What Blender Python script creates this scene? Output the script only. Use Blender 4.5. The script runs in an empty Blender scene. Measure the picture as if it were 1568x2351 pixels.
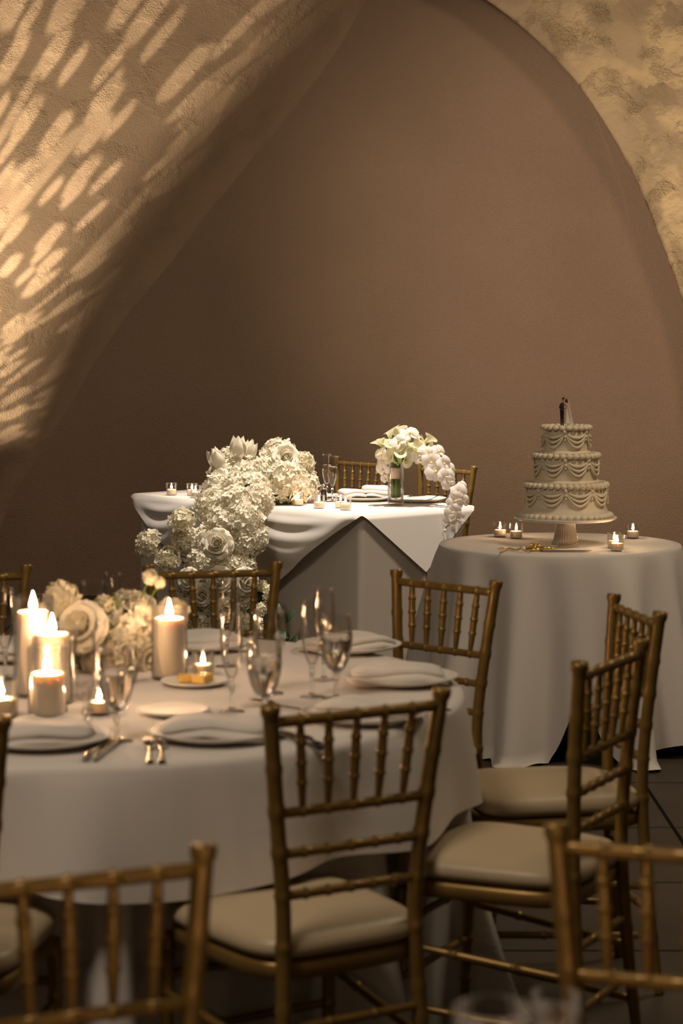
import bpy, bmesh, math, random
from math import sin, cos, pi, radians, sqrt, atan2, hypot
from mathutils import Vector, Matrix, Quaternion, noise

SC = bpy.context.scene
COL = SC.collection
D = bpy.data

# ------------------------------------------------------------------ camera, world, lights, exposure
cam_d = D.cameras.new('camera')
cam_d.sensor_fit = 'VERTICAL'; cam_d.sensor_height = 36.0; cam_d.sensor_width = 24.0
cam_d.lens = 5153.0 / 2351.0 * 36.0
cam_d.clip_start = 0.05; cam_d.clip_end = 200
cam_d.dof.use_dof = True; cam_d.dof.focus_distance = 9.6; cam_d.dof.aperture_fstop = 5.0
cam = D.objects.new('camera', cam_d); COL.objects.link(cam)
cam.location = (0, 0, 1.588)
cam.rotation_euler = (pi / 2 - math.atan(431.5 / 5153.0), 0, 0)
SC.camera = cam

SC.view_settings.view_transform = 'Standard'
SC.view_settings.look = 'None'
SC.view_settings.exposure = 0.0
SC.view_settings.gamma = 1.0
SC.view_settings.use_curve_mapping = False
SC.cycles.use_denoising = True
SC.cycles.max_bounces = 10
SC.cycles.diffuse_bounces = 4
SC.cycles.transparent_max_bounces = 24
SC.cycles.caustics_reflective = False
SC.cycles.caustics_refractive = False
SC.cycles.sample_clamp_indirect = 6.0

world = D.worlds.new('room_gloom'); SC.world = world; world.use_nodes = True
world.node_tree.nodes['Background'].inputs[0].default_value = (1.0, 0.70, 0.42, 1)
world.node_tree.nodes['Background'].inputs[1].default_value = 0.045

def aim(o, target):
    o.rotation_euler = (Vector(target) - o.location).to_track_quat('-Z', 'Y').to_euler()

def area_lamp(name, loc, target, size, power, colour):
    l = D.lights.new(name, 'AREA'); l.shape = 'DISK'; l.size = size; l.energy = power; l.color = colour
    o = D.objects.new(name, l); COL.objects.link(o); o.location = loc; aim(o, target); return o

def spot_lamp(name, loc, target, angle, blend, power, colour, radius=0.05):
    l = D.lights.new(name, 'SPOT'); l.spot_size = radians(angle); l.spot_blend = blend; l.energy = power
    l.color = colour; l.shadow_soft_size = radius
    o = D.objects.new(name, l); COL.objects.link(o); o.location = loc; aim(o, target); return o

# soft fill lamps added overhead, out of view, to light the room
area_lamp('ceiling_fill_near', (-1.7, 2.3, 4.4), (-0.4, 4.9, 0.5), 1.4, 76, (1.0, 0.81, 0.62))
area_lamp('ceiling_fill_far', (2.5, 6.9, 4.5), (0.8, 8.6, 0.7), 1.2, 72, (1.0, 0.79, 0.55))
# pin spot on the sweetheart table, hung high on the left
spot_lamp('pin_spot', (0.30, 9.75, 5.6), (0.0, 10.35, 0.8), 31, 0.8, 1850, (1.0, 0.88, 0.75), 0.05)
# soft wash on the rear wall
spot_lamp('wall_wash', (-0.8, 5.0, 3.2), (1.70, 13.1, 1.85), 32, 1.0, 1230, (1.0, 0.79, 0.58), 0.3)

def gobo_lamp(name, loc, target, angle, power, colour, spin, seed, blade, soft, base, size=1.0):
    """floor projector with a glass leaf pattern disc in front of its lens"""
    o = spot_lamp(name, loc, target, angle, 0.35, power, colour, 0.012)
    l = o.data; l.use_nodes = True
    nt = l.node_tree; N = nt.nodes; L = nt.links
    em = N['Emission']
    tc = N.new('ShaderNodeTexCoord'); sp = N.new('ShaderNodeSeparateXYZ'); L.new(tc.outputs['Normal'], sp.inputs[0])
    def m(op, a, b=None, c=None):
        n = N.new('ShaderNodeMath'); n.operation = op
        for i, v in enumerate((a, b, c)):
            if v is None: continue
            if hasattr(v, 'links'): L.new(v, n.inputs[i])
            else: n.inputs[i].default_value = v
        return n.outputs[0]
    u = m('DIVIDE', sp.outputs[0], sp.outputs[2]); v = m('DIVIDE', sp.outputs[1], sp.outputs[2])
    cb = N.new('ShaderNodeCombineXYZ'); L.new(u, cb.inputs[0]); L.new(v, cb.inputs[1])
    def smooth(x, lo, hi):
        n = N.new('ShaderNodeMapRange'); n.interpolation_type = 'SMOOTHSTEP'
        L.new(x, n.inputs[0]); n.inputs[1].default_value = lo; n.inputs[2].default_value = hi
        return n.outputs[0]
    def turned(rot, sx, sy, off):
        mp = N.new('ShaderNodeMapping'); L.new(cb.outputs[0], mp.inputs[0])
        mp.inputs['Rotation'].default_value = (0, 0, rot); mp.inputs['Scale'].default_value = (sx, sy, 1)
        mp.inputs['Location'].default_value = (off, off * 0.7, 0)
        return mp.outputs[0]
    def leaves(rot, s, off, la, lb):
        vec = turned(rot, s * (0.36 if seed == 0 else 0.5), s, off)
        vo = N.new('ShaderNodeTexVoronoi'); vo.voronoi_dimensions = '2D'; vo.inputs['Scale'].default_value = 1.0
        vo.inputs['Randomness'].default_value = 0.85; L.new(vec, vo.inputs['Vector'])
        d = N.new('ShaderNodeVectorMath'); d.operation = 'SUBTRACT'; L.new(vec, d.inputs[0]); L.new(vo.outputs['Position'], d.inputs[1])
        q = N.new('ShaderNodeSeparateXYZ'); L.new(d.outputs[0], q.inputs[0])
        du = m('DIVIDE', q.outputs[0], la)
        f = m('SUBTRACT', m('SUBTRACT', 1.0, m('MULTIPLY', du, du)), m('DIVIDE', m('ABSOLUTE', q.outputs[1]), lb))
        return smooth(f, 0.0, 0.4)
    def stems(rot, s, off, w):
        vec = turned(rot, s * 0.25, s, off)
        no = N.new('ShaderNodeTexNoise'); no.inputs['Scale'].default_value = 0.7; L.new(vec, no.inputs['Vector'])
        q = N.new('ShaderNodeSeparateXYZ'); L.new(vec, q.inputs[0])
        y = m('ADD', q.outputs[1], m('MULTIPLY', no.outputs[0], 2.2))
        a = m('ABSOLUTE', m('SUBTRACT', m('FRACT', y), 0.5))
        return m('SUBTRACT', 1.0, smooth(a, w * 0.4, w))
    p = m('MAXIMUM', leaves(spin, 25.0 * size, 3.1 + seed, 0.42, 0.26), leaves(spin + 0.30, 31.0 * size, 7.7 + seed, 0.38, 0.24))
    p = m('MAXIMUM', p, m('MULTIPLY', stems(spin + 0.15, 8.0, 1.3 + seed, 0.07), 0.75))
    p = m('ADD', m('MULTIPLY', p, 1.0 - base), base)
    # curved mask added to the beam, makes the shadow edge along the arch
    ka, kb, kc = blade
    edge = m('ADD', ka, m('ADD', m('MULTIPLY', u, -kb), m('MULTIPLY', m('MULTIPLY', u, u), kc)))
    g = m('SUBTRACT', m('MULTIPLY', v, -1.0), edge)
    p = m('MULTIPLY', p, smooth(g, -soft, soft))
    # the beam is hottest in its upper half
    p = m('MULTIPLY', p, m('ADD', 0.40, m('MULTIPLY', smooth(m('MULTIPLY', v, -1.0), -0.35, 0.15), 0.60)))
    L.new(p, em.inputs['Strength'])
    return o

gobo_lamp('leaf_projector_left', (-2.9, 11.3, 0.25), (-1.25, 12.8, 2.7), 70, 1450, (1.0, 0.83, 0.56), 1.80, 0.0, (-0.125, 0.84, -1.49), 0.06, 0.34)
gobo_lamp('leaf_projector_right', (2.65, 11.75, 0.15), (1.75, 12.6, 2.9), 74, 370, (1.0, 0.77, 0.45), 1.45, 5.0, (-0.128, -0.60, -3.89), 0.012, 0.42, 0.40)

# ------------------------------------------------------------------ materials
def mat(name, col, rough=0.6, metal=0.0, spec=0.5, bump=None, sss=0.0, sss_r=(0.02, 0.012, 0.006), var=None, trans=0.0, ior=1.45, sheen=0.0):
    m = D.materials.new(name); m.use_nodes = True
    nt = m.node_tree; b = nt.nodes['Principled BSDF']
    b.inputs['Base Color'].default_value = (*col, 1); b.inputs['Roughness'].default_value = rough
    b.inputs['Metallic'].default_value = metal; b.inputs['Specular IOR Level'].default_value = spec
    b.inputs['IOR'].default_value = ior; b.inputs['Transmission Weight'].default_value = trans
    b.inputs['Sheen Weight'].default_value = sheen
    if sss:
        b.inputs['Subsurface Weight'].default_value = sss; b.inputs['Subsurface Radius'].default_value = sss_r
        b.inputs['Subsurface Scale'].default_value = 1.0
    tc = nt.nodes.new('ShaderNodeTexCoord')
    if var:
        scale, lo, hi = var
        n = nt.nodes.new('ShaderNodeTexNoise'); n.inputs['Scale'].default_value = scale; n.inputs['Detail'].default_value = 5
        nt.links.new(tc.outputs['Object'], n.inputs['Vector'])
        r = nt.nodes.new('ShaderNodeValToRGB'); r.color_ramp.elements[0].position = 0.3; r.color_ramp.elements[1].position = 0.7
        r.color_ramp.elements[0].color = (*[c * lo for c in col], 1); r.color_ramp.elements[1].color = (*[min(1, c * hi) for c in col], 1)
        nt.links.new(n.outputs['Fac'], r.inputs[0]); nt.links.new(r.outputs[0], b.inputs['Base Color'])
    if bump:
        prev = None
        for scale, strength, dist in bump:
            n = nt.nodes.new('ShaderNodeTexNoise'); n.inputs['Scale'].default_value = scale; n.inputs['Detail'].default_value = 6
            nt.links.new(tc.outputs['Object'], n.inputs['Vector'])
            bp = nt.nodes.new('ShaderNodeBump'); bp.inputs['Strength'].default_value = strength; bp.inputs['Distance'].default_value = dist
            nt.links.new(n.outputs['Fac'], bp.inputs['Height'])
            if prev: nt.links.new(prev.outputs[0], bp.inputs['Normal'])
            prev = bp
        nt.links.new(prev.outputs[0], b.inputs['Normal'])
    return m

def thin_glass(name, ior=1.42, tint=(0.97, 0.96, 0.95)):
    m = D.materials.new(name); m.use_nodes = True; nt = m.node_tree
    nt.nodes.remove(nt.nodes['Principled BSDF'])
    t = nt.nodes.new('ShaderNodeBsdfTransparent'); t.inputs[0].default_value = (*tint, 1)
    g = nt.nodes.new('ShaderNodeBsdfGlossy'); g.inputs['Roughness'].default_value = 0.09
    f0 = nt.nodes.new('ShaderNodeFresnel'); f0.inputs[0].default_value = ior
    f = nt.nodes.new('ShaderNodeMath'); f.operation = 'MULTIPLY'; f.inputs[1].default_value = 0.5; nt.links.new(f0.outputs[0], f.inputs[0])
    mx = nt.nodes.new('ShaderNodeMixShader')
    nt.links.new(f.outputs[0], mx.inputs[0]); nt.links.new(t.outputs[0], mx.inputs[1]); nt.links.new(g.outputs[0], mx.inputs[2])
    nt.links.new(mx.outputs[0], nt.nodes['Material Output'].inputs[0])
    return m

def glow(name, col, strength):
    m = D.materials.new(name); m.use_nodes = True; nt = m.node_tree
    nt.nodes.remove(nt.nodes['Principled BSDF'])
    e = nt.nodes.new('ShaderNodeEmission'); e.inputs[0].default_value = (*col, 1); e.inputs[1].default_value = strength
    nt.links.new(e.outputs[0], nt.nodes['Material Output'].inputs[0])
    return m

def petal_mat(name, col, deep, transl=0.35, centre=0.02):
    """petal colour runs from its base (object origin) outwards; light shines through"""
    m = D.materials.new(name); m.use_nodes = True; nt = m.node_tree
    b = nt.nodes['Principled BSDF']; b.inputs['Roughness'].default_value = 0.55; b.inputs['Specular IOR Level'].default_value = 0.3
    tc = nt.nodes.new('ShaderNodeTexCoord'); le = nt.nodes.new('ShaderNodeVectorMath'); le.operation = 'LENGTH'
    nt.links.new(tc.outputs['Object'], le.inputs[0])
    mr = nt.nodes.new('ShaderNodeMapRange'); mr.inputs[1].default_value = centre * 0.3; mr.inputs[2].default_value = centre * 2
    nt.links.new(le.outputs['Value'], mr.inputs[0])
    mx = nt.nodes.new('ShaderNodeMix'); mx.data_type = 'RGBA'
    mx.inputs[6].default_value = (*deep, 1); mx.inputs[7].default_value = (*col, 1)
    nt.links.new(mr.outputs[0], mx.inputs[0]); nt.links.new(mx.outputs[2], b.inputs['Base Color'])
    tr = nt.nodes.new('ShaderNodeBsdfTranslucent'); nt.links.new(mx.outputs[2], tr.inputs[0])
    ms = nt.nodes.new('ShaderNodeMixShader'); ms.inputs[0].default_value = transl
    nt.links.new(b.outputs[0], ms.inputs[1]); nt.links.new(tr.outputs[0], ms.inputs[2])
    nt.links.new(ms.outputs[0], nt.nodes['Material Output'].inputs[0])
    return m

M = {}
M['wall'] = mat('brown_plaster', (0.41, 0.288, 0.205), 0.9, spec=0.1, bump=[(9, 0.35, 0.02), (165, 1.0, 0.010)], var=(1.3, 0.93, 1.07))
M['plaster'] = mat('cream_plaster', (0.41, 0.288, 0.20), 0.9, spec=0.1, bump=[(5, 0.3, 0.03), (110, 0.55, 0.006)], var=(2.0, 0.94, 1.05))
M['joint'] = mat('dark_joint', (0.012, 0.010, 0.008), 0.95, spec=0.1)
M['tile'] = mat('dark_stone', (0.050, 0.038, 0.026), 0.55, bump=[(30, 0.15, 0.004)], var=(2.5, 0.75, 1.2))
M['linen'] = mat('white_linen', (0.70, 0.655, 0.615), 0.9, spec=0.15, sheen=0.15, bump=[(900, 0.12, 0.0006)])
M['napkin'] = mat('napkin_linen', (0.74, 0.69, 0.645), 0.9, spec=0.15, sheen=0.1)
M['wood'] = mat('plywood', (0.28, 0.19, 0.11), 0.7)
M['gold'] = mat('gold_painted_wood', (0.255, 0.155, 0.042), 0.34, metal=0.45, var=(14, 0.85, 1.12))
M['cushion'] = mat('ivory_vinyl', (0.51, 0.41, 0.265), 0.40)
M['wax'] = mat('ivory_wax', (0.88, 0.78, 0.64), 0.5, sss=0.5, sss_r=(0.012, 0.010, 0.008))
M['wax_yellow'] = mat('cream_wax', (0.95, 0.85, 0.66), 0.5, sss=0.5, sss_r=(0.012, 0.010, 0.008))
M['wick'] = mat('charred_wick', (0.02, 0.015, 0.01), 0.9)
M['flame'] = glow('candle_flame', (1.0, 0.61, 0.33), 400.0)
M['flame_small'] = glow('small_candle_flame', (1.0, 0.64, 0.35), 230.0)
M['glass'] = thin_glass('clear_glass')
M['glass_thick'] = mat('solid_glass', (1, 1, 1), 0.02, trans=1.0, ior=1.45)
M['water'] = mat('water', (1, 1, 1), 0.0, trans=1.0, ior=1.33)
M['ribbed'] = mat('ribbed_glass', (0.85, 0.76, 0.68), 0.18, trans=0.55)
M['water_clear'] = thin_glass('clear_water', 1.25, (0.985, 0.985, 0.97))
M['china'] = mat('white_china', (0.72, 0.68, 0.62), 0.45, spec=0.22)
M['steel'] = mat('polished_steel', (0.62, 0.58, 0.52), 0.18, metal=1.0)
M['dark_steel'] = mat('dark_handle', (0.05, 0.045, 0.04), 0.3, metal=0.6)
M['butter'] = mat('butter', (0.78, 0.50, 0.10), 0.5)
M['petal'] = petal_mat('cream_petal', (0.86, 0.81, 0.69), (0.74, 0.70, 0.42), 0.35, 0.012)
M['floret'] = petal_mat('white_floret', (0.86, 0.81, 0.69), (0.74, 0.68, 0.48), 0.35, 0.045)
M['orchid'] = petal_mat('white_orchid', (0.88, 0.83, 0.79), (0.86, 0.78, 0.60), 0.4, 0.01)
M['calla'] = petal_mat('calla_cream', (0.85, 0.82, 0.60), (0.42, 0.50, 0.13), 0.4, 0.028)
M['lip'] = mat('orchid_lip', (0.80, 0.62, 0.28), 0.6)
M['stem'] = mat('green_stem', (0.10, 0.16, 0.035), 0.5, var=(30, 0.8, 1.2))
M['twig'] = mat('brown_twig', (0.06, 0.05, 0.025), 0.7)
M['leaf_light'] = mat('olive_leaf', (0.10, 0.12, 0.035), 0.5, var=(25, 0.7, 1.3))
M['leaf'] = mat('dark_leaf', (0.025, 0.05, 0.018), 0.45, var=(25, 0.7, 1.3))
M['icing'] = mat('ivory_buttercream', (0.76, 0.67, 0.52), 0.65, spec=0.25, bump=[(120, 0.12, 0.003)])
M['suit'] = mat('black_suit', (0.012, 0.012, 0.015), 0.6)
M['skin'] = mat('figurine_skin', (0.62, 0.38, 0.25), 0.5)
M['hair'] = mat('dark_hair', (0.05, 0.022, 0.012), 0.6)
M['gown'] = mat('ivory_gown', (0.74, 0.68, 0.60), 0.6)
M['veil'] = D.materials.new('veil_tulle'); M['veil'].use_nodes = True
def _veil(nt):
    t = nt.nodes.new('ShaderNodeBsdfTransparent'); mx = nt.nodes.new('ShaderNodeMixShader'); mx.inputs[0].default_value = 0.30
    b = nt.nodes['Principled BSDF']; b.inputs['Base Color'].default_value = (0.85, 0.80, 0.74, 1); b.inputs['Roughness'].default_value = 0.9
    nt.links.new(t.outputs[0], mx.inputs[1]); nt.links.new(b.outputs[0], mx.inputs[2]); nt.links.new(mx.outputs[0], nt.nodes['Material Output'].inputs[0])
_veil(M['veil'].node_tree)
M['ribbon'] = mat('gold_ribbon', (0.80, 0.55, 0.16), 0.22, metal=0.9)
M['satin'] = mat('blush_satin', (0.74, 0.60, 0.50), 0.4)
M['pepper'] = mat('ground_pepper', (0.06, 0.04, 0.025), 0.8)
M['salt'] = mat('salt', (0.8, 0.78, 0.74), 0.8)

# ------------------------------------------------------------------ mesh helpers
class MB:
    def __init__(s): s.v = []; s.f = []; s.m = []; s.mi = 0
    def add(s, vs, fs, mtx=None):
        k = len(s.v)
        s.v += [tuple(mtx @ Vector(p)) for p in vs] if mtx else [tuple(p) for p in vs]
        s.f += [tuple(i + k for i in f) for f in fs]; s.m += [s.mi] * len(fs)
        return s
    def lathe(s, prof, seg=24, mtx=None, rf=None):
        vs = []; fs = []; n = len(prof)
        for (r, z) in prof:
            for j in range(seg):
                a = 2 * pi * j / seg; rr = r * (rf(a, z) if rf else 1)
                vs.append((rr * cos(a), rr * sin(a), z))
        for i in range(n - 1):
            for j in range(seg):
                k = (j + 1) % seg
                fs.append((i * seg + j, i * seg + k, (i + 1) * seg + k, (i + 1) * seg + j))
        return s.add(vs, fs, mtx)
    def tube(s, pts, rad, seg=8, cap=True):
        pts = [Vector(p) for p in pts]; n = len(pts)
        if not hasattr(rad, '__len__'): rad = [rad] * n
        vs = []; fs = []; ref = None
        for i, p in enumerate(pts):
            t = (pts[min(i + 1, n - 1)] - pts[max(i - 1, 0)])
            if t.length < 1e-9: t = Vector((0, 0, 1))
            t.normalize()
            if ref is None: ref = Vector((1, 0, 0)) if abs(t.x) < 0.8 else Vector((0, 1, 0))
            x = (ref - t * ref.dot(t)).normalized(); y = t.cross(x); ref = x
            for j in range(seg):
                a = 2 * pi * j / seg; vs.append(p + (x * cos(a) + y * sin(a)) * rad[i])
        for i in range(n - 1):
            for j in range(seg):
                k = (j + 1) % seg
                fs.append((i * seg + j, i * seg + k, (i + 1) * seg + k, (i + 1) * seg + j))
        if cap: fs += [tuple(range(seg))[::-1], tuple(range((n - 1) * seg, n * seg))]
        return s.add(vs, fs)
    def grid(s, fn, nu, nv, mtx=None, wrap=False):
        vs = [fn(i / (nu if wrap else nu - 1), j / (nv - 1)) for i in range(nu) for j in range(nv)]
        fs = []
        for i in range(nu if wrap else nu - 1):
            k = (i + 1) % nu
            for j in range(nv - 1): fs.append((i * nv + j, k * nv + j, k * nv + j + 1, i * nv + j + 1))
        return s.add(vs, fs, mtx)
    def box(s, a, b, mtx=None):
        (x0, y0, z0), (x1, y1, z1) = a, b
        return s.add([(x0, y0, z0), (x1, y0, z0), (x1, y1, z0), (x0, y1, z0), (x0, y0, z1), (x1, y0, z1), (x1, y1, z1), (x0, y1, z1)],
                     [(3, 2, 1, 0), (4, 5, 6, 7), (0, 1, 5, 4), (1, 2, 6, 5), (2, 3, 7, 6), (3, 0, 4, 7)], mtx)
    def bevel_box(s, a, b, e, mtx=None):
        bm = bmesh.new(); bmesh.ops.create_cube(bm, size=1)
        for v in bm.verts:
            v.co = [((lo + hi) / 2 + c * (hi - lo)) for c, lo, hi in zip(v.co, a, b)]
        bmesh.ops.bevel(bm, geom=bm.edges[:], offset=e, segments=2, affect='EDGES', profile=0.6)
        bm.verts.ensure_lookup_table()
        vs = [v.co.copy() for v in bm.verts]; fs = [tuple(v.index for v in f.verts) for f in bm.faces]; bm.free()
        return s.add(vs, fs, mtx)
    def mesh(s, name, mats, smooth=True):
        me = D.meshes.new(name); me.from_pydata(s.v, [], s.f)
        for m in (mats if isinstance(mats, (list, tuple)) else [mats]): me.materials.append(m)
        if max(s.m, default=0): me.polygons.foreach_set('material_index', s.m)
        me.polygons.foreach_set('use_smooth', [smooth] * len(s.f))
        me.update(); return me
    def build(s, name, mats, parent=None, smooth=True, loc=(0, 0, 0)):
        return put(name, s.mesh(name, mats, smooth), parent, loc)

def put(name, me, parent=None, loc=(0, 0, 0), mtx=None):
    o = D.objects.new(name, me); COL.objects.link(o)
    if parent: o.parent = parent
    if mtx is not None: o.matrix_local = mtx
    else: o.location = loc
    return o

def tag(o, label, cat, group=None):
    o['label'] = label; o['category'] = cat
    if group: o['group'] = group
    return o

def thing(name, label, cat, loc, rz=0.0, group=None):
    o = D.objects.new(name, None); COL.objects.link(o); o.empty_display_size = 0.05
    o.location = loc; o.rotation_euler = (0, 0, rz)
    return tag(o, label, cat, group)

def structure(o): o['kind'] = 'structure'; return o

def copy_thing(src, label, loc, rz=0.0):
    kids = {}
    for c in D.objects:
        if c.parent: kids.setdefault(c.parent.name, []).append(c)
    def cp(o, parent):
        c = o.copy(); COL.objects.link(c)
        if parent: c.parent = parent; c.matrix_parent_inverse = o.matrix_parent_inverse
        for k in kids.get(o.name, []): cp(k, c)
        return c
    r = cp(src, None); r.location = loc; r.rotation_euler = (0, 0, rz); r['label'] = label
    return r

def look(n, loc=(0, 0, 0), spin=0.0, s=1.0):
    q = Vector(n).to_track_quat('Z', 'Y')
    return Matrix.Translation(loc) @ q.to_matrix().to_4x4() @ Matrix.Rotation(spin, 4, 'Z') @ Matrix.Diagonal((s, s, s, 1))

def spline(pts, n):
    P = [Vector(p) for p in pts]; out = []; m = len(P) - 1
    for k in range(n):
        t = k / (n - 1) * m; i = min(int(t), m - 1); f = t - i
        p0 = P[max(i - 1, 0)]; p1 = P[i]; p2 = P[i + 1]; p3 = P[min(i + 2, m)]
        out.append(0.5 * ((2 * p1) + (p2 - p0) * f + (2 * p0 - 5 * p1 + 4 * p2 - p3) * f * f + (3 * p1 - p0 - 3 * p2 + p3) * f ** 3))
    return out

def sstep(x, a, b):
    t = max(0.0, min(1.0, (x - a) / (b - a))); return t * t * (3 - 2 * t)

# ------------------------------------------------------------------ the room
TZ = 0.757   # top of every table cloth
YB = 13.1    # rear wall
YF = 12.7    # face of the arch
floor = structure(MB().box((-7, -3, -0.08), (7, YB + 0.6, -0.006)).build('floor', M['joint'], smooth=False))
tile_me = MB().bevel_box((-0.344, -0.344, -0.03), (0.344, 0.344, 0.0), 0.003).mesh('floor_tile', M['tile'], False)
for i in range(-5, 6):
    for j in range(0, 19):
        x, y = i * 0.7, 0.35 + j * 0.7
        if abs(x) > 0.6 + y * 0.30: continue
        o = put('floor_tile', tile_me, floor, mtx=Matrix.Translation((x, y, random.Random(i * 31 + j).uniform(-0.0012, 0))) @ Matrix.Rotation(pi / 2 * ((i * 7 + j * 3) % 4), 4, 'Z'))

wb = MB(); wb.grid(lambda u, v: (-7 + 14 * u, YB, -0.05 + 6.05 * v), 30, 14); wb.box((-7, YB + 0.004, -0.05), (7, YB + 0.3, 6.0))
structure(wb.build('wall_back', M['wall']))

def arch_side(name, pts, r, amp, material, grain, soft=0.0):
    """half of the arch: reveal from the rear wall, rounded arris, then the plastered face"""
    c = spline([(x, 0, z) for x, z in pts], 110)
    offs = [0.0, 0.02, 0.05, 0.09, 0.14]
    t = 0.14
    while t < 1.9: t += 0.03; offs.append(t)
    offs += [2.3, 2.9, 3.6, 4.4]
    mb = MB(); vs = []; rows = []
    for i, p in enumerate(c):
        d = c[min(i + 1, 109)] - c[max(i - 1, 0)]; d.normalize()
        n = Vector((-d.z, 0, d.x))
        if soft:    # face and rear wall melt into one another in a wide soft curve
            row = [(-0.30, YB + 0.03), (-0.12, YB + 0.006)] + [(soft * q / 16, YB + 0.003 - (YB - YF) * sstep(q / 16, 0, 1)) for q in range(1, 17)]
            row += [(soft + o, YF) for o in offs[1:]]
        else:
            row = [(0.30, YB + 0.05), (0.26, YB - 0.02), (0.10, YF + r + (YB - YF - r) * 0.4)]
        row += [] if soft else [(r - r * cos(a * pi / 16), YF + r - r * sin(a * pi / 16)) for a in range(0, 9)]
        row += [] if soft else [(r + o, YF) for o in offs[1:]]
        for (o, y) in row:
            q = p + n * o
            k = max(0.0, min(1, o / (r + 0.05)))
            h = amp * (noise.noise(q * 2.6) * 1.0 + noise.noise(q * 7.0 + Vector((3, 1, 2))) * grain + abs(noise.noise(q * 16)) * grain * 0.35) * k
            vs.append((q.x, y - h, max(q.z, -0.02)))
        rows.append(len(row))
    w = rows[0]
    fs = [(i * w + j, i * w + j + 1, (i + 1) * w + j + 1, (i + 1) * w + j) for i in range(109) for j in range(w - 1)]
    mb.add(vs, fs)
    return structure(mb.build(name, material))

M['plaster_rough'] = mat('trowelled_plaster', (0.48, 0.36, 0.23), 0.85, spec=0.15, bump=[(6, 0.6, 0.05), (26, 0.55, 0.02)], var=(3.0, 0.85, 1.08))
def patch_grain(m, s, d):
    nt = m.node_tree; b = nt.nodes['Principled BSDF']; tc = [n for n in nt.nodes if n.type == 'TEX_COORD'][0]
    prev = b.inputs['Normal'].links[0].from_socket
    ms = nt.nodes.new('ShaderNodeTexNoise'); ms.inputs['Scale'].default_value = 5.5; ms.inputs['Detail'].default_value = 4
    rp = nt.nodes.new('ShaderNodeMapRange'); rp.inputs[1].default_value = 0.50; rp.inputs[2].default_value = 0.60
    gr = nt.nodes.new('ShaderNodeTexNoise'); gr.inputs['Scale'].default_value = s; gr.inputs['Detail'].default_value = 2
    mu = nt.nodes.new('ShaderNodeMath'); mu.operation = 'MULTIPLY'
    bp = nt.nodes.new('ShaderNodeBump'); bp.inputs['Strength'].default_value = 1.0; bp.inputs['Distance'].default_value = d
    for n in (ms, gr): nt.links.new(tc.outputs['Object'], n.inputs['Vector'])
    nt.links.new(ms.outputs[0], rp.inputs[0]); nt.links.new(rp.outputs[0], mu.inputs[0]); nt.links.new(gr.outputs[0], mu.inputs[1])
    nt.links.new(mu.outputs[0], bp.inputs['Height']); nt.links.new(prev, bp.inputs['Normal']); nt.links.new(bp.outputs[0], b.inputs['Normal'])
patch_grain(M['plaster_rough'], 110, 0.022)
patch_grain(M['plaster'], 140, 0.006)

LEFT = [(-2.10, -0.1), (-2.03, 0.30), (-1.84, 0.72), (-1.62, 1.06), (-1.32, 1.52), (-1.06, 1.86), (-0.81, 2.18), (-0.57, 2.47), (-0.31, 2.78), (0.0, 3.20), (0.25, 3.62)]
RIGHT = [(0.25, 3.62), (0.60, 3.50), (0.85, 3.36), (1.14, 3.12), (1.385, 2.84), (1.635, 2.43), (1.805, 2.03), (1.925, 1.70), (2.02, 1.25), (2.08, 0.7), (2.10, -0.1)]
arch_side('wall_left', LEFT, 0.36, 0.012, M['plaster'], 0.25, 0.55)
arch_side('wall_right', RIGHT, 0.02, 0.040, M['plaster_rough'], 0.9)

# ------------------------------------------------------------------ chairs
def bamboo(p0, p1, r, rings, seg=9, mid=None, n=14):
    """turned bamboo-style rod from p0 to p1 with raised node rings"""
    p0 = Vector(p0); p1 = Vector(p1); L = (p1 - p0).length
    st = sorted(set([i / n for i in range(n + 1)] + [t + e / L for t in rings for e in (-0.006, -0.003, 0.0, 0.003, 0.006)]))
    st = [t for t in st if 0 <= t <= 1]; rad = []
    for t in st:
        rr = r * (mid(t) if mid else 1.0)
        k = min([abs(t - q) * L for q in rings] + [1])
        if k < 0.0045: rr += 0.0026 * (1 - (k / 0.0045) ** 2 * 0.7)
        rad.append(rr)
    return [p0.lerp(p1, t) for t in st], rad

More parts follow.
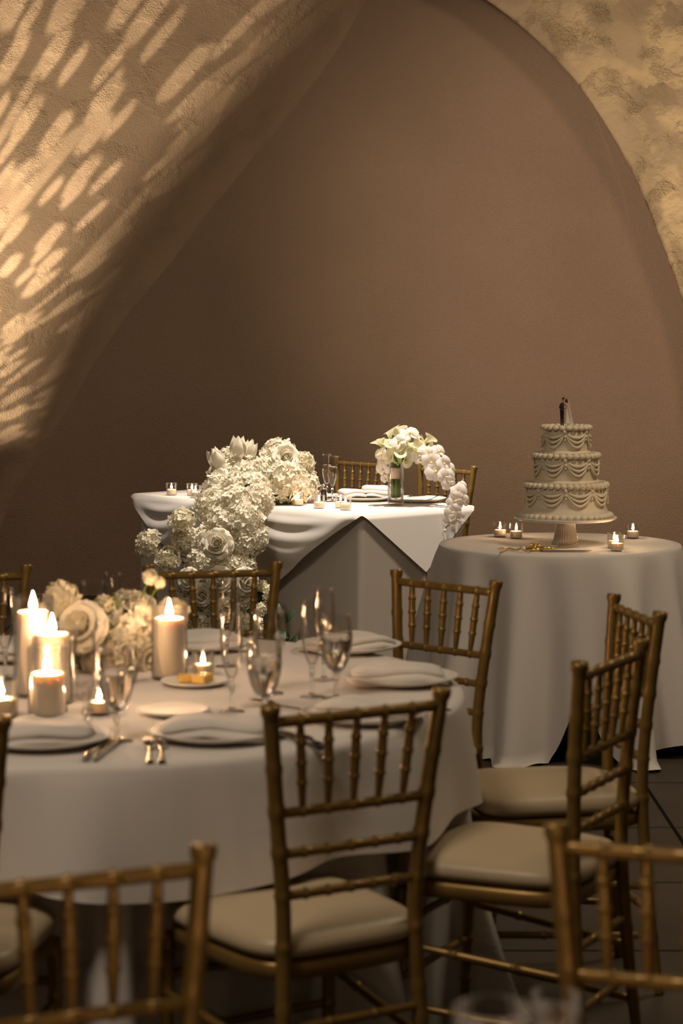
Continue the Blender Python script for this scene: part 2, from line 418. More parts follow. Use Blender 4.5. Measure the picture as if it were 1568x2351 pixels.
def make_chair():
    t = thing('chiavari_chair', 'x', 'chair', (0, 0, 0), 0, 'gold chiavari chairs')
    posts = {}
    for s in (-1, 1):
        ctrl = [(s * 0.162, -0.232, 0.0), (s * 0.152, -0.207, 0.22), (s * 0.143, -0.192, 0.43), (s * 0.144, -0.191, 0.56), (s * 0.161, -0.199, 0.72), (s * 0.184, -0.216, 0.918)]
        path = spline(ctrl, 90); posts[s] = path
        rad = []
        zr = [0.14, 0.30, 0.36, 0.47, 0.565, 0.645, 0.722, 0.80]
        for p in path:
            r = 0.0115 + 0.003 * sstep(p.z, 0, 0.35)
            k = min(abs(p.z - z) for z in zr)
            if k < 0.007: r += 0.0022
            if p.z > 0.900: r += 0.0035
            rad.append(r)
        MB().tube(path, rad, 12).build('back_post', M['gold'], t)
    def at(s, z):
        p = posts[s]; i = min(range(len(p)), key=lambda k: abs(p[k].z - z)); return p[i]
    rails = [(0.886, 0.0108), (0.722, 0.0098), (0.645, 0.0095), (0.562, 0.0095)]
    fr = [(i + 1) / 6 for i in range(5)]
    ends = []
    for i, (z, r) in enumerate(rails):
        a, b = at(-1, z), at(1, z); ends.append((a, b))
        MB().tube(*bamboo(a, b, r, fr, 10)).build('top_rail' if i == 0 else 'cross_rail', M['gold'], t)
    for f in fr:
        a = ends[0][0].lerp(ends[0][1], f); b = ends[1][0].lerp(ends[1][1], f)
        MB().tube(*bamboo(a, b, 0.0082, [0.24, 0.46, 0.68], 8, lambda q: 0.62 + 0.5 * sin(pi * min(1, max(0, q * 0.9 + 0.08))) ** 0.8)).build('spindle', M['gold'], t)
    for s in (-1, 1):
        MB().tube(*bamboo((s * 0.186, 0.195, 0), (s * 0.182, 0.178, 0.42), 0.0140, [0.3, 0.52, 0.72, 0.93], 12, lambda q: 0.78 + 0.22 * q)).build('front_leg', M['gold'], t)
    def outline(k, n=56, grow=1.0):
        pts = []
        for i in range(n):
            a = 2 * pi * i / n; c, s_ = cos(a), sin(a); e = 0.42
            x = math.copysign(abs(c) ** e, c); y = math.copysign(abs(s_) ** e, s_)
            w = (0.178 + 0.022 * (y + 1) / 2) * k * grow
            pts.append((x * w, y * 0.200 * k * grow + 0.005))
        return pts
    n = 56
    prof = [(0.94, 0.404), (1.0, 0.410), (1.0, 0.436), (0.95, 0.442), (0.5, 0.442)]
    vs = [(x, y, z) for k, z in prof for x, y in outline(k)]
    fs = [(i * n + j, i * n + (j + 1) % n, (i + 1) * n + (j + 1) % n, (i + 1) * n + j) for i in range(len(prof) - 1) for j in range(n)]
    fs.append(tuple(range(n))[::-1]); MB().add(vs, fs).build('seat_frame', M['gold'], t)
    prof = [(0.80, 0.4425), (0.95, 0.4445), (1.015, 0.453), (1.03, 0.464), (1.01, 0.476), (0.95, 0.486), (0.84, 0.493), (0.62, 0.498), (0.3, 0.501), (0.02, 0.502)]
    vs = [(x, y, z) for k, z in prof for x, y in outline(k)]
    fs = [(i * n + j, i * n + (j + 1) % n, (i + 1) * n + (j + 1) % n, (i + 1) * n + j) for i in range(len(prof) - 1) for j in range(n)]
    fs += [tuple(range(n))[::-1], tuple(range((len(prof) - 1) * n, len(prof) * n))]
    cu = MB().add(vs, fs).build('seat_cushion', M['cushion'], t); cu['label'] = 'ivory padded seat cushion'
    def st(a, b, rings=(0.33, 0.66)): MB().tube(*bamboo(a, b, 0.0088, list(rings), 9)).build('stretcher', M['gold'], t)
    for s in (-1, 1):
        for z, zb in ((0.17, 0.14), (0.30, 0.26)):
            st((s * 0.184, 0.188, z), tuple(at(s, zb)))
    st((-0.183, 0.186, 0.22), (0.183, 0.186, 0.22)); st((-0.183, 0.184, 0.335), (0.183, 0.184, 0.335))
    st(tuple(at(-1, 0.20)), tuple(at(1, 0.20))); st(tuple(at(-1, 0.32)), tuple(at(1, 0.32)))
    return t

# middle of the back's top, heading of the back's line in degrees (as seen left to right), facing away (+1) or towards (-1) the camera, label
CHAIRS = [
    ((0.030, 4.007), 32, 1, 'gold chiavari chair in front of the candlelit table, whole back and ivory seat seen'),
    ((0.278, 5.98), -46, -1, 'gold chiavari chair between the candlelit table and the cake table cloth'),
    ((-0.362, 6.28), 14, -1, 'gold chiavari chair standing before the cascade of white flowers'),
    ((0.557, 4.585), 63, 1, 'gold chiavari chair in profile, seat seen right of the front chair'),
    ((0.712, 5.38), -80, -1, 'gold chiavari chair turned side-on in front of the raised hem of the cake table cloth'),
    ((-0.346, 2.78), 24, -1, 'blurred gold chair back at the bottom left corner of the photo'),
    ((-0.765, 3.823), -5, 1, 'gold chair at the left photo edge, its ivory seat behind the blurred chair back'),
    ((0.464, 2.92), -18, -1, 'blurred gold chair back at the bottom right corner beside the empty tumblers'),
    ((0.100, 11.24), -47.7, -1, 'small gold chair behind the folded napkin at the head table, left of the vase'),
    ((0.505, 10.74), -47.7, -1, 'small gold chair behind the hanging orchids at the head table'),
    ((-1.054, 6.184), 20, -1, 'gold chair back behind the tallest pillar candle, cut by the photo edge'),
]
chair0 = None; chair_pos = []
for (mx, my), ang, side, lab in CHAIRS:
    a = radians(ang); f = Vector((-sin(a), cos(a))) * side
    loc = (mx + f.x * 0.216, my + f.y * 0.216, 0.0); rz = atan2(-f.x, f.y)
    chair_pos.append((loc, f))
    if chair0 is None:
        chair0 = make_chair(); chair0.location = loc; chair0.rotation_euler = (0, 0, rz); chair0['label'] = lab
    else:
        copy_thing(chair0, lab, loc, rz)

# ------------------------------------------------------------------ tables and cloths
def round_table(label, c, R):
    t = thing('round_table', label, 'table', (c[0], c[1], 0))
    MB().lathe([(0.0, TZ - 0.036), (R - 0.012, TZ - 0.036), (R - 0.008, TZ - 0.03), (R - 0.008, TZ - 0.014), (R - 0.014, TZ - 0.009), (0, TZ - 0.009)], 64).build('table_top', M['wood'], t)
    for k in range(4):
        a = pi / 4 + k * pi / 2; x, y = cos(a) * R * 0.60, sin(a) * R * 0.60
        MB().tube([(x, y, 0), (x, y, TZ - 0.036)], 0.016, 10).build('leg', M['dark_steel'], t)
    return t

def radial_cloth(name, c, R, z0, drop, folds, amp, flare, seed, hem=None, seats=(), pool=0.0, material='linen', limit=None, power=1.15):
    rnd = random.Random(seed)
    waves = [(n, a * rnd.uniform(0.7, 1.2), rnd.uniform(0, 6.28)) for n, a, *_ in folds]
    seg = 220; er = 0.014
    rings = [R * q for q in (0.0, 0.25, 0.5, 0.75, 0.92, 0.985)]
    vs = [];
    ss = [0.012, er * pi / 2] + [er * pi / 2 + (1.0) * (k / 26) for k in range(1, 27)]
    for r in rings:
        for j in range(seg):
            a = 2 * pi * j / seg; vs.append((r * cos(a), r * sin(a), z0))
    for si, s in enumerate(ss):
        for j in range(seg):
            a = 2 * pi * j / seg
            dl = drop if hem is None else hem(a)
            L = er * pi / 2 + dl
            if si < 2: q = s
            else: q = er * pi / 2 + dl * (si - 1) / 26
            if q <= er * pi / 2:
                th = q / er; r = R - er + er * sin(th); z = z0 - er + er * cos(th)
            else:
                d = q - er * pi / 2; k = d / max(dl, 1e-6); g = (d / 0.74) ** power
                w = sum(A * cos(n * a + ph + 0.35 * sin(2 * a + ph)) for n, A, ph in waves)
                r = R + flare * g + amp * g * (w + 0.35)
                z = z0 - er - d
                if pool and z < 0.02: r += pool * (0.02 - z); z = 0.004 + 0.004 * (1 + sin(a * 37))
            x, y = r * cos(a), r * sin(a)
            for (loc, f) in seats:
                wx, wy = c[0] + x - loc[0], c[1] + y - loc[1]
                ly = wx * f.x + wy * f.y; lx = wx * f.y - wy * f.x
                k = (1 - sstep(z, 0.515, 0.60)) * (1 - sstep(abs(lx), 0.215, 0.29))
                if ly < 0.235 and k > 0:
                    if ly > -0.4: x += f.x * (0.235 - ly) * k; y += f.y * (0.235 - ly) * k
            vs.append((x, y, z))
    nr = len(rings) + len(ss)
    fs = [(i * seg + j, i * seg + (j + 1) % seg, (i + 1) * seg + (j + 1) % seg, (i + 1) * seg + j) for i in range(nr - 1) for j in range(seg)]
    o = MB().add(vs, fs).build(name, M[material]); o.location = (c[0], c[1], 0)
    return o

NC = (-0.65, 5.08); NR = 0.925
round_table('round dining table hidden under two layers of white linen', NC, NR)
seats = [chair_pos[i] for i in (0, 1, 2, 3, 4, 6, 10)]
u1 = radial_cloth('table_underlay', NC, NR + 0.002, TZ - 0.004, 0.735, [(13, 0.6, 0), (21, 0.35, 0), (8, 0.4, 0)], 0.055, 0.10, 4, seats=seats, pool=0.9, power=2.0)
tag(u1, 'floor-length white underlay cloth of the candlelit dining table', 'tablecloth')
o1 = radial_cloth('tablecloth', NC, NR + 0.006, TZ, 0.26, [(15, 0.6, 0), (9, 0.5, 0), (24, 0.25, 0)], 0.085, 0.05, 9,
                  hem=lambda a: 0.225 + 0.012 * sin(5 * a + 1) + 0.010 * sin(9 * a), power=0.75)
tag(o1, 'short white top cloth on the candlelit dining table, hem above the chair seats', 'tablecloth')

CC = (0.83, 8.49); CR = 0.462
round_table('small round cake table hidden under white linen', CC, CR - 0.002)
def cake_hem(a):
    # the cloth is hitched up off the floor on the side towards the right front
    d = (a - radians(-86) + pi) % (2 * pi) - pi
    d2 = (a - radians(-40) + pi) % (2 * pi) - pi
    return 0.748 - 0.25 * math.exp(-(d / 0.15) ** 2) - 0.06 * math.exp(-(d2 / 0.22) ** 2)
cc = radial_cloth('cake_tablecloth', CC, CR, TZ, 0.75, [(9, 0.55, 0), (14, 0.5, 0), (5, 0.35, 0)], 0.11, 0.05, 21, hem=cake_hem, pool=0.9, power=0.8)
tag(cc, 'white floor-length cloth on the round cake table', 'tablecloth')

# table the photographer stands at (only its tumblers reach into the photo)
BC = (0.15, 1.70); BR = 0.86
round_table('round table nearest the viewer, only its tumblers showing', BC, BR)
bc = radial_cloth('tablecloth', BC, BR + 0.004, TZ, 0.24, [(15, 0.6, 0), (9, 0.5, 0)], 0.04, 0.04, 33)
tag(bc, 'white cloth on the round table nearest the viewer', 'tablecloth')

# head table: a rectangular table set cornerwise
U = Vector((-0.673, 0.740, 0)); V = Vector((0.740, 0.673, 0))
F0 = Vector((0.088, 9.825, 0)); LL, WW = 1.64, 0.69
HC = F0 + U * LL / 2 + V * WW / 2
HM = Matrix(((-U.x, V.x, 0, HC.x), (-U.y, V.y, 0, HC.y), (0, 0, 1, 0), (0, 0, 0, 1)))   # local x towards F, y towards the chairs
HROT = atan2(-U.y, -U.x)
def head(x, y, z=TZ): return tuple(HM @ Vector((x, y, z)))
ht = thing('head_table', 'rectangular head table hidden under draped white linen', 'table', (HC.x, HC.y, 0), HROT)
MB().bevel_box((-LL / 2 + 0.03, -WW / 2 + 0.03, TZ - 0.04), (LL / 2 - 0.03, WW / 2 - 0.03, TZ - 0.012), 0.006).build('table_top', M['wood'], ht)
for sx in (-1, 1):
    for sy in (-0.24, 0.06):
        MB().tube([(sx * 0.68, sy, 0), (sx * 0.68, sy, TZ - 0.04)], 0.018, 10).build('leg', M['dark_steel'], ht)

def rect_path(hl, hw, rc, n=200):
    """rounded rectangle, evenly stepped: (point, outward normal)"""
    segs = [('l', (hl - rc, -hw), (-hl + rc, -hw), (0, -1)), ('a', (-hl + rc, -hw + rc), 270, 180), ('l', (-hl, -hw + rc), (-hl, hw - rc), (-1, 0)), ('a', (-hl + rc, hw - rc), 180, 90),
            ('l', (-hl + rc, hw), (hl - rc, hw), (0, 1)), ('a', (hl - rc, hw - rc), 90, 0), ('l', (hl, hw - rc), (hl, -hw + rc), (1, 0)), ('a', (hl - rc, -hw + rc), 360, 270)]
    out = []
    for s in segs:
        if s[0] == 'l':
            L = hypot(s[2][0] - s[1][0], s[2][1] - s[1][1]); k = max(2, int(L / 0.025))
            for i in range(k): out.append(((s[1][0] + (s[2][0] - s[1][0]) * i / k, s[1][1] + (s[2][1] - s[1][1]) * i / k), s[3]))
        else:
            for i in range(6):
                a = radians(s[2] + (s[3] - s[2]) * i / 6); out.append(((s[1][0] + rc * cos(a), s[1][1] + rc * sin(a)), (cos(a), sin(a))))
    return out
pth = rect_path(LL / 2 - 0.012, WW / 2 - 0.012, 0.03)
n = len(pth); vs = []; levels = [TZ - 0.006] + [TZ - 0.012 - (TZ - 0.018) * i / 18 for i in range(19)]
for k in (0.0, 0.5, 0.97):
    vs += [(p[0] * k, p[1] * k, TZ - 0.004) for p, q in pth]
for z in levels:
    d = (TZ - z) / TZ
    for i, (p, q) in enumerate(pth):
        w = 0.010 * d * (sin(i * 0.42) + 0.6 * sin(i * 0.19 + 1)) 
        y = p[1] + q[1] * w
        if y > 0.1: y -= 0.22 * (1 - sstep(z, 0.52, 0.66)) * sstep(y, 0.1, 0.3)   # pushed in by the two chairs
        vs.append((p[0] + q[0] * w, y, z))
nr = 3 + len(levels)
hu = MB().add(vs, [(i * n + j, i * n + (j + 1) % n, (i + 1) * n + (j + 1) % n, (i + 1) * n + j) for i in range(nr - 1) for j in range(n)]).build('table_underlay', M['linen'])
hu.location = (HC.x, HC.y, 0); hu.rotation_euler = (0, 0, HROT)
tag(hu, 'plain floor-length white cloth under the draped overlay of the head table', 'tablecloth')

def overlay():
    A, B = 1.40, 0.90
    N = 150; vs = []
    hl, hw = LL / 2, WW / 2; er = 0.016
    for i in range(N + 1):
        for j in range(N + 1):
            s = -1 + 2 * i / N; t = -1 + 2 * j / N
            a = A * (s + t) / 2; b = B * (s - t) / 2
            ea = max(abs(a) - hl, 0) * 0.5; eb = max(abs(b) - hw, 0) * (0.42 if b > 0 else 1.0); e = hypot(ea, eb)
            x = math.copysign(min(abs(a), hl), a); y = math.copysign(min(abs(b), hw), b); z = TZ
            if e > 0:
                dx, dy = math.copysign(ea / e, a), math.copysign(eb / e, b)
                if e < er * pi / 2: off = er * sin(e / er); dn = er - er * cos(e / er)
                else: off = er + 0.006; dn = er + e - er * pi / 2
                fl = 0.05
                if x <= -hl + 1e-6: fl = 0.42
                if y > 0 and ea < eb: fl = 0.40
                if x >= hl - 1e-6: fl = 0.12
                off += fl * dn; z = TZ - dn * sqrt(max(0.2, 1 - fl * fl))
                # swags: sagging folds strung between the pinned corner and the flowers
                if eb > ea and y < 0:
                    for x0, x1, sg in ((-0.02, hl, 0.19), (-hl, -0.28, 0.20)):
                        q = (x - x0) / (x1 - x0)
                        if 0 < q < 1:
                            sh = 4 * q * (1 - q)
                            for lvl, hgt, wd in ((0.30, 0.020, 0.030), (0.62, 0.028, 0.040), (0.95, 0.034, 0.05)):
                                g = (dn - sg * lvl * sh * 1.15) / wd
                                off += hgt * sh * math.exp(-g * g)
                            off += 0.02 * sh
                x += dx * off; y += dy * off
            vs.append((x, y, z))
    W = N + 1
    fs = [(i * W + j, (i + 1) * W + j, (i + 1) * W + j + 1, i * W + j + 1) for i in range(N) for j in range(N)]
    o = MB().add(vs, fs).build('table_overlay', M['linen'])
    o.location = (HC.x, HC.y, 0); o.rotation_euler = (0, 0, HROT)
    tag(o, 'square white overlay draped cornerwise in swags over the head table', 'tablecloth')
overlay()

# ------------------------------------------------------------------ candles
def lathe_mesh(name, prof, m, seg=28, rf=None): return MB().lathe(prof, seg, rf=rf).mesh(name, m)
def cup_prof(r, h, th=0.0022, base=0.006, taper=1.0, lip=0.0):
    b = r * taper
    return [(0, 0), (b * 0.93, 0), (b, 0.003), (b + (r - b) * 0.5, h * 0.5), (r, h - 0.002), (r - th * 0.5, h), (r - th, h - 0.002), (b + (r - b) * 0.5 - th, h * 0.5), (b - th, base + 0.003), (b * 0.85 - th, base), (0, base)]
def flame_mesh(h, r, m='flame'): return lathe_mesh('flame', [(0.0, 0), (r * 0.55, h * 0.06), (r, h * 0.26), (r * 0.92, h * 0.40), (r * 0.62, h * 0.62), (r * 0.28, h * 0.84), (0.0, h)], M[m], 12)
ME = {}
ME['votive_glass'] = lathe_mesh('glass', cup_prof(0.0275, 0.060, 0.002, 0.006, 0.90), M['glass'])
ME['votive_wax'] = lathe_mesh('wax', [(0, 0.0065), (0.0215, 0.0065), (0.0225, 0.009), (0.0235, 0.0275), (0.0225, 0.029), (0.008, 0.0282), (0, 0.0282)], M['wax_yellow'])
ME['flame_s'] = flame_mesh(0.022, 0.0048, 'flame_small'); ME['flame_l'] = flame_mesh(0.046, 0.0085)
ME['wick'] = MB().tube([(0, 0, 0), (0.0004, 0, 0.005), (0.001, 0.0004, 0.009)], 0.0009, 6).mesh('wick', M['wick'])

def votive(label, loc, group, scale=1.0, power=1.0):
    t = thing('votive_candle', label, 'candle', loc, 0, group)
    t.scale = (scale,) * 3
    put('glass', ME['votive_glass'], t); put('wax', ME['votive_wax'], t)
    put('wick', ME['wick'], t, (0, 0, 0.027)); f = put('flame', ME['flame_s'], t, (0, 0, 0.033)); f['label'] = 'bright burning flame'
    return t

def pillar(label, loc, r, h, gr, gh, power=1.0):
    t = thing('pillar_candle', label, 'candle', loc)
    MB().lathe([(0, 0.001), (r * 0.97, 0.001), (r, 0.005), (r, h - 0.004), (r * 0.97, h), (r * 0.86, h - 0.001), (r * 0.55, h - 0.006), (0, h - 0.009)], 40).build('wax', M['wax'], t, loc=(0, 0, 0.006))
    MB().lathe(cup_prof(gr, gh, 0.0025, 0.005), 44).build('glass', M['glass'], t)
    put('wick', ME['wick'], t, (0, 0, h - 0.003)); f = put('flame', ME['flame_l'], t, (0, 0, h + 0.006)); f['label'] = 'bright burning flame'
    return t

pillar('tallest white pillar candle, far left in a glass cylinder', (-0.690, 4.986, 0.757), 0.036, 0.185, 0.046, 0.225)
pillar('white pillar candle in glass behind the shortest pillar, its flame beside the glowing rose', (-0.635, 4.887, 0.757), 0.036, 0.148, 0.045, 0.150)
pillar('shortest white pillar candle in a glass cylinder, nearest on the table', (-0.622, 4.701, 0.757), 0.0365, 0.090, 0.0425, 0.152)
pillar('white pillar candle in glass right of the flower centrepiece', (-0.404, 5.228, 0.757), 0.037, 0.138, 0.043, 0.172)
GV = 'votive candles on the candlelit dining table'
votive('glass votive behind the bread plate with butter', (-0.328, 5.267, 0.757), GV)
votive('glass votive glowing yellow between flute and goblet stems', (-0.517, 4.738, 0.757), GV)
votive('glass votive cut by the left photo edge', (-0.721, 4.701, 0.757), GV, 1.45, 0.6)
GH = 'votive candles on the head table'
votive('leftmost glass votive on the head table', (-0.828, 10.903, 0.757), GH)
votive('second glass votive from the left on the head table, nearer of a close pair', (-0.700, 10.738, 0.757), GH)
votive('glass votive half hidden behind another, left of the flowers', (-0.726, 10.875, 0.757), GH)
votive('glass votive beside the right edge of the flower cascade', (-0.198, 10.271, 0.757), GH)
votive('glass votive in front of the salt shaker', (-0.101, 10.125, 0.757), GH)
votive('front glass votive at the corner of the head table', (0.018, 10.029, 0.757), GH)
votive('glass votive half hidden behind the one at the head table corner', (-0.004, 10.149, 0.757), GH)
GC = 'votive candles on the cake table'
votive('leftmost glass votive on the cake table', (0.621, 8.749, 0.757), GC)
votive('glass votive second from left on the cake table', (0.680, 8.695, 0.757), GC)
votive('rear glass votive of the pair right of the cake stand', (1.014, 8.304, 0.757), GC)
votive('front glass votive of the pair right of the cake stand', (1.012, 8.207, 0.757), GC)
votive('rightmost glass votive on the cake table', (1.134, 8.695, 0.757), GC)

# ------------------------------------------------------------------ glassware
def stem_glass(name, label, loc, group, bowl, stem, foot, level):
    t = thing(name, label, 'glass', loc, 0, group)
    z0 = stem
    out = [(0.0045, z0)] + [(r, z0 + z) for r, z in bowl]
    inn = [(max(r - 0.0013, 0.0005), z0 + z + (0.003 if i == 0 else 0)) for i, (r, z) in enumerate(bowl)][::-1]
    rim = bowl[-1]
    prof = out + [(rim[0] - 0.0006, z0 + rim[1] + 0.0008)] + inn + [(0, z0 + 0.006)]
    ring = lathe_mesh('bowl', prof, M['glass'], 36)
    put('bowl', ring, t)
    MB().lathe([(0, 0), (foot, 0), (foot, 0.0015), (foot * 0.5, 0.004), (0.007, 0.008)], 32).build('foot', M['glass'], t)
    MB().lathe([(0, 0.004), (0.007, 0.008), (0.0042, 0.016), (0.0038, stem * 0.55), (0.0052, stem * 0.8), (0.0068, stem * 0.90), (0.0045, z0), (0, z0 + 0.001)], 28).build('stem', M['glass_thick'], t)
    if level:
        w = [(max(r - 0.0016, 0.0005), z0 + z + (0.0045 if i == 0 else 0)) for i, (r, z) in enumerate(bowl) if z <= level]
        a = [b for b in bowl if b[1] <= level][-1]; c = [b for b in bowl if b[1] > level]
        if c:
            k = (level - a[1]) / (c[0][1] - a[1]); w.append((a[0] + (c[0][0] - a[0]) * k - 0.0016, z0 + level))
        w.append((0, z0 + level))
        MB().lathe([(0, z0 + 0.0045)] + w, 36).build('water', M['water'], t)
    return t
GOB = [(0.010, 0.003), (0.020, 0.014), (0.029, 0.032), (0.0350, 0.055), (0.0372, 0.078), (0.0368, 0.100), (0.0350, 0.122), (0.0335, 0.135)]
FLU = [(0.007, 0.004), (0.013, 0.018), (0.0195, 0.040), (0.0240, 0.065), (0.0255, 0.088), (0.0250, 0.112), (0.0232, 0.138), (0.0222, 0.150)]
GG = 'water goblets on the dining table'; GF = 'champagne flutes on the dining table'
def goblet(label, loc, level=0.092): return stem_glass('water_goblet', label, loc, GG, GOB, 0.055, 0.033, level)
def flute(label, loc, level=0.0, group=GF): return stem_glass('champagne_flute', label, loc, group, FLU, 0.066, 0.028, level)
goblet('water goblet with a bright lit rim, in front of the flower centrepiece', (-0.449, 4.432, 0.757))
flute('tall flute left of the nearest water goblet, by the shortest pillar', (-0.517, 4.479, 0.757))
flute('empty flute beside the votive behind the butter plate', (-0.236, 4.776, 0.757))
goblet('water goblet just left of the front chair top, catching candlelight', (-0.159, 4.597, 0.757))
flute('flute seen through the chair back before the flower cascade', (-0.280, 5.417, 0.757))
flute('left flute of the pair right of the cascade chair', (-0.066, 4.968, 0.757))
flute('rear flute of the pair right of the cascade chair', (-0.041, 5.202, 0.757))
goblet('water goblet right of the two flutes, nearest the draped napkin', (-0.012, 4.945, 0.757))
goblet('goblet rising behind the flower centrepiece, its rim wider', (-0.619, 5.575, 0.757), 0.0)
flute('flute rising behind the flower centrepiece', (-0.568, 5.545, 0.757))
flute('flute at the left photo edge beside the tallest candle', (-0.789, 5.215, 0.757))
goblet('low goblet behind the front chair corner, left of the flute pair', (-0.163, 5.016, 0.757), 0.0)
GS = 'champagne flutes on the head table'
flute('taller flute half full at the head table, right of its twin', (-0.043, 10.499, 0.757), 0.10, GS)
flute('flute half hidden behind another at the head table', (-0.070, 10.631, 0.757), 0.10, GS)

def tumbler(label, loc, r, h):
    t = thing('glass_tumbler', label, 'glass', loc, 0, 'tumblers on the nearest table')
    put('glass', lathe_mesh('glass', cup_prof(r, h, 0.0055, 0.010, 0.92), M['glass'], 40), t)
    put('water', lathe_mesh('water', [(0, 0.009), (r * 0.86, 0.009), (r * 0.90, h * 0.55), (0, h * 0.55)], M['water'], 36), t)
    return t
tumbler('wide blurred tumbler at the bottom edge of the photo', (0.160, 2.33, TZ), 0.043, 0.110)
tumbler('narrower blurred tumbler behind the wide one at the bottom edge', (0.238, 2.44, TZ), 0.031, 0.090)

# ------------------------------------------------------------------ plates, napkins, cutlery
def plate_mesh(name, r, rise=0.018):
    return lathe_mesh(name, [(0, 0.002), (r * 0.55, 0.0), (r * 0.62, 0.002), (r * 0.86, rise * 0.55), (r, rise), (r + 0.001, rise + 0.002), (r - 0.002, rise + 0.003), (r * 0.85, rise * 0.55 + 0.004), (r * 0.62, 0.0065), (0, 0.0055)], M['china'], 56)
ME['plate'] = plate_mesh('dinner_plate', 0.135); ME['bread'] = plate_mesh('bread_plate', 0.078, 0.011)
def dinner_plate(label, loc, group): o = put('dinner_plate', ME['plate'], None, loc); return tag(o, label, 'plate', group)
def bread_plate(label, loc, group): o = put('bread_plate', ME['bread'], None, loc); return tag(o, label, 'plate', group)

def napkin(label, loc, rz, w=0.24, d=0.17, seed=1, group='folded napkins on the dinner plates', droop=0.007, layers=2):
    """loosely folded linen: stacked layers that sag over the plate's rim"""
    rnd = random.Random(seed); mb = MB()
    ph = [rnd.uniform(0, 6.28) for _ in range(4)]
    for k in range(layers):
        sx = w * (1 - 0.09 * k) / 2; sy = d * (1 - 0.13 * k) / 2; ox = rnd.uniform(-0.012, 0.012); oy = rnd.uniform(-0.012, 0.012); z0 = 0.0150 * k + 0.0045; tw = rnd.uniform(-0.12, 0.12)
        def fn(u, v):
            a = 2 * pi * u; c, s = cos(a), sin(a); e = 0.35
            x = math.copysign(abs(c) ** e, c); y = math.copysign(abs(s) ** e, s)
            if v < 0.5: q = v * 2; kk = q; hh = 0
            else: q = (1 - v) * 2; kk = q; hh = 0.016 * min(1, (1 - q) * 3.5) ** 0.5
            X = x * sx * kk + ox; Y = y * sy * kk + oy; X, Y = X - tw * Y, Y + tw * X
            sag = droop * ((X / (w / 2)) ** 2 * 0.8 + max(0, abs(Y) / (d / 2) - 0.5) * 0.5) - 0.001
            wv = 0.004 * sin(X * 34 + ph[0] + Y * 12) + 0.003 * sin(Y * 40 + ph[1] + X * 15)
            return (X, Y, z0 + hh - sag + wv * (0.5 + 0.5 * kk))
        mb.grid(fn, 48, 16, wrap=True)
    o = mb.build('napkin', M['napkin'], None, loc=loc); o.rotation_euler = (0, 0, rz)
    return tag(o, label, 'napkin', group)

def up(p, dz): return (p[0], p[1], p[2] + dz)
GP = 'dinner plates on the candlelit dining table'
SET = [  # position, napkin turn, what tells it apart
    ((-0.592, 4.404, 0.757), 0.25, 'left of the crossed knife pair'),
    ((-0.254, 4.470, 0.757), -0.15, 'between the forks and the front chair'),
    ((0.050, 4.679, 0.757), -0.5, 'seen through the spindles of the front chair'),
    ((0.136, 5.164, 0.757), 0.15, 'at the table right end, above the chair top'),
    ((0.018, 5.680, 0.757), 0.5, 'on the far side, right of the flutes'),
    ((-0.368, 5.711, 0.757), 0.1, 'on the far side below the cascade chair'),
    ((-0.830, 5.545, 0.757), -0.3, 'on the far left, behind the tallest candle'),
]
for k, (p, rz, where) in enumerate(SET):
    dinner_plate('white dinner plate ' + where, p, GP)
    napkin('folded napkin on the plate ' + where, up(p, 0.006), rz, 0.25, 0.17, 10 + k)
bp = (-0.339, 5.132, 0.757)
bread_plate('small bread plate holding butter before the votive', bp, 'bread plates')
bread_plate('small empty bread plate left of the napkin by the forks', (-0.359, 4.743, 0.757), 'bread plates')
bread_plate('small empty bread plate in front of the shortest pillar candle', (-0.601, 4.612, 0.757), 'bread plates')
bu = thing('butter_pat', 'yellow butter pats on the small bread plate', 'butter', up(bp, 0.0066))
for (x, y, r) in ((-0.022, 0.004, 0.2), (0.014, -0.012, -0.4), (0.022, 0.022, 0.7)):
    o = MB().bevel_box((-0.017, -0.014, 0), (0.017, 0.014, 0.018), 0.004).build('butter_piece', M['butter'], bu, loc=(x, y, 0)); o.rotation_euler = (0, 0, r)

def fork_mesh():
    mb = MB()
    w = lambda t: 0.0045 + 0.003 * sstep(t, 0.35, 0.0) if t < 0.35 else (0.0035 if t < 0.6 else 0.0035 + 0.0085 * sstep(t, 0.6, 0.74))
    def top(u, v):
        t = u * 0.78; z = 0.004 + 0.006 * sin(pi * t) * 0.6 + 0.008 * sstep(t, 0.55, 0.78) - 0.004 * abs(v * 2 - 1) ** 2
        return ((v - 0.5) * 2 * w(t), t * 0.20, z)
    mb.grid(top, 26, 7)
    mb.grid(lambda u, v: (top(u, 1 - v)[0], top(u, v)[1], top(u, v)[2] - 0.0022 * (1 - abs(2 * v - 1) ** 4)), 26, 7)
    for k in range(4):
        x = -0.0100 + k * 0.00667
        mb.tube([(x * 0.96, 0.150, 0.0125), (x, 0.175, 0.010), (x, 0.196, 0.012), (x * 1.02, 0.203, 0.014)], [0.0022, 0.0017, 0.0015, 0.0006], 6)
    return mb.mesh('dinner_fork', M['steel'])
def knife_mesh():
    mb = MB()
    mb.tube([(0, 0, 0.006), (0, 0.008, 0.006), (0, 0.06, 0.006), (0, 0.105, 0.006), (0, 0.110, 0.006)], [0.0025, 0.0058, 0.0048, 0.0040, 0.0030], 10)
    bl = lambda t: (0.0095 * min(1, (1 - t) * 3.5) ** 0.6 + 0.0004)
    mb.grid(lambda u, v: ((-0.4 + v) * bl(u), 0.105 + u * 0.12, 0.0065 + 0.0010 * (1 - v)), 14, 4)
    mb.grid(lambda u, v: ((0.6 - v) * bl(u), 0.105 + u * 0.12, 0.0055 - 0.0010 * v), 14, 4)
    return mb.mesh('table_knife', M['steel'])
FM, KM = fork_mesh(), knife_mesh()
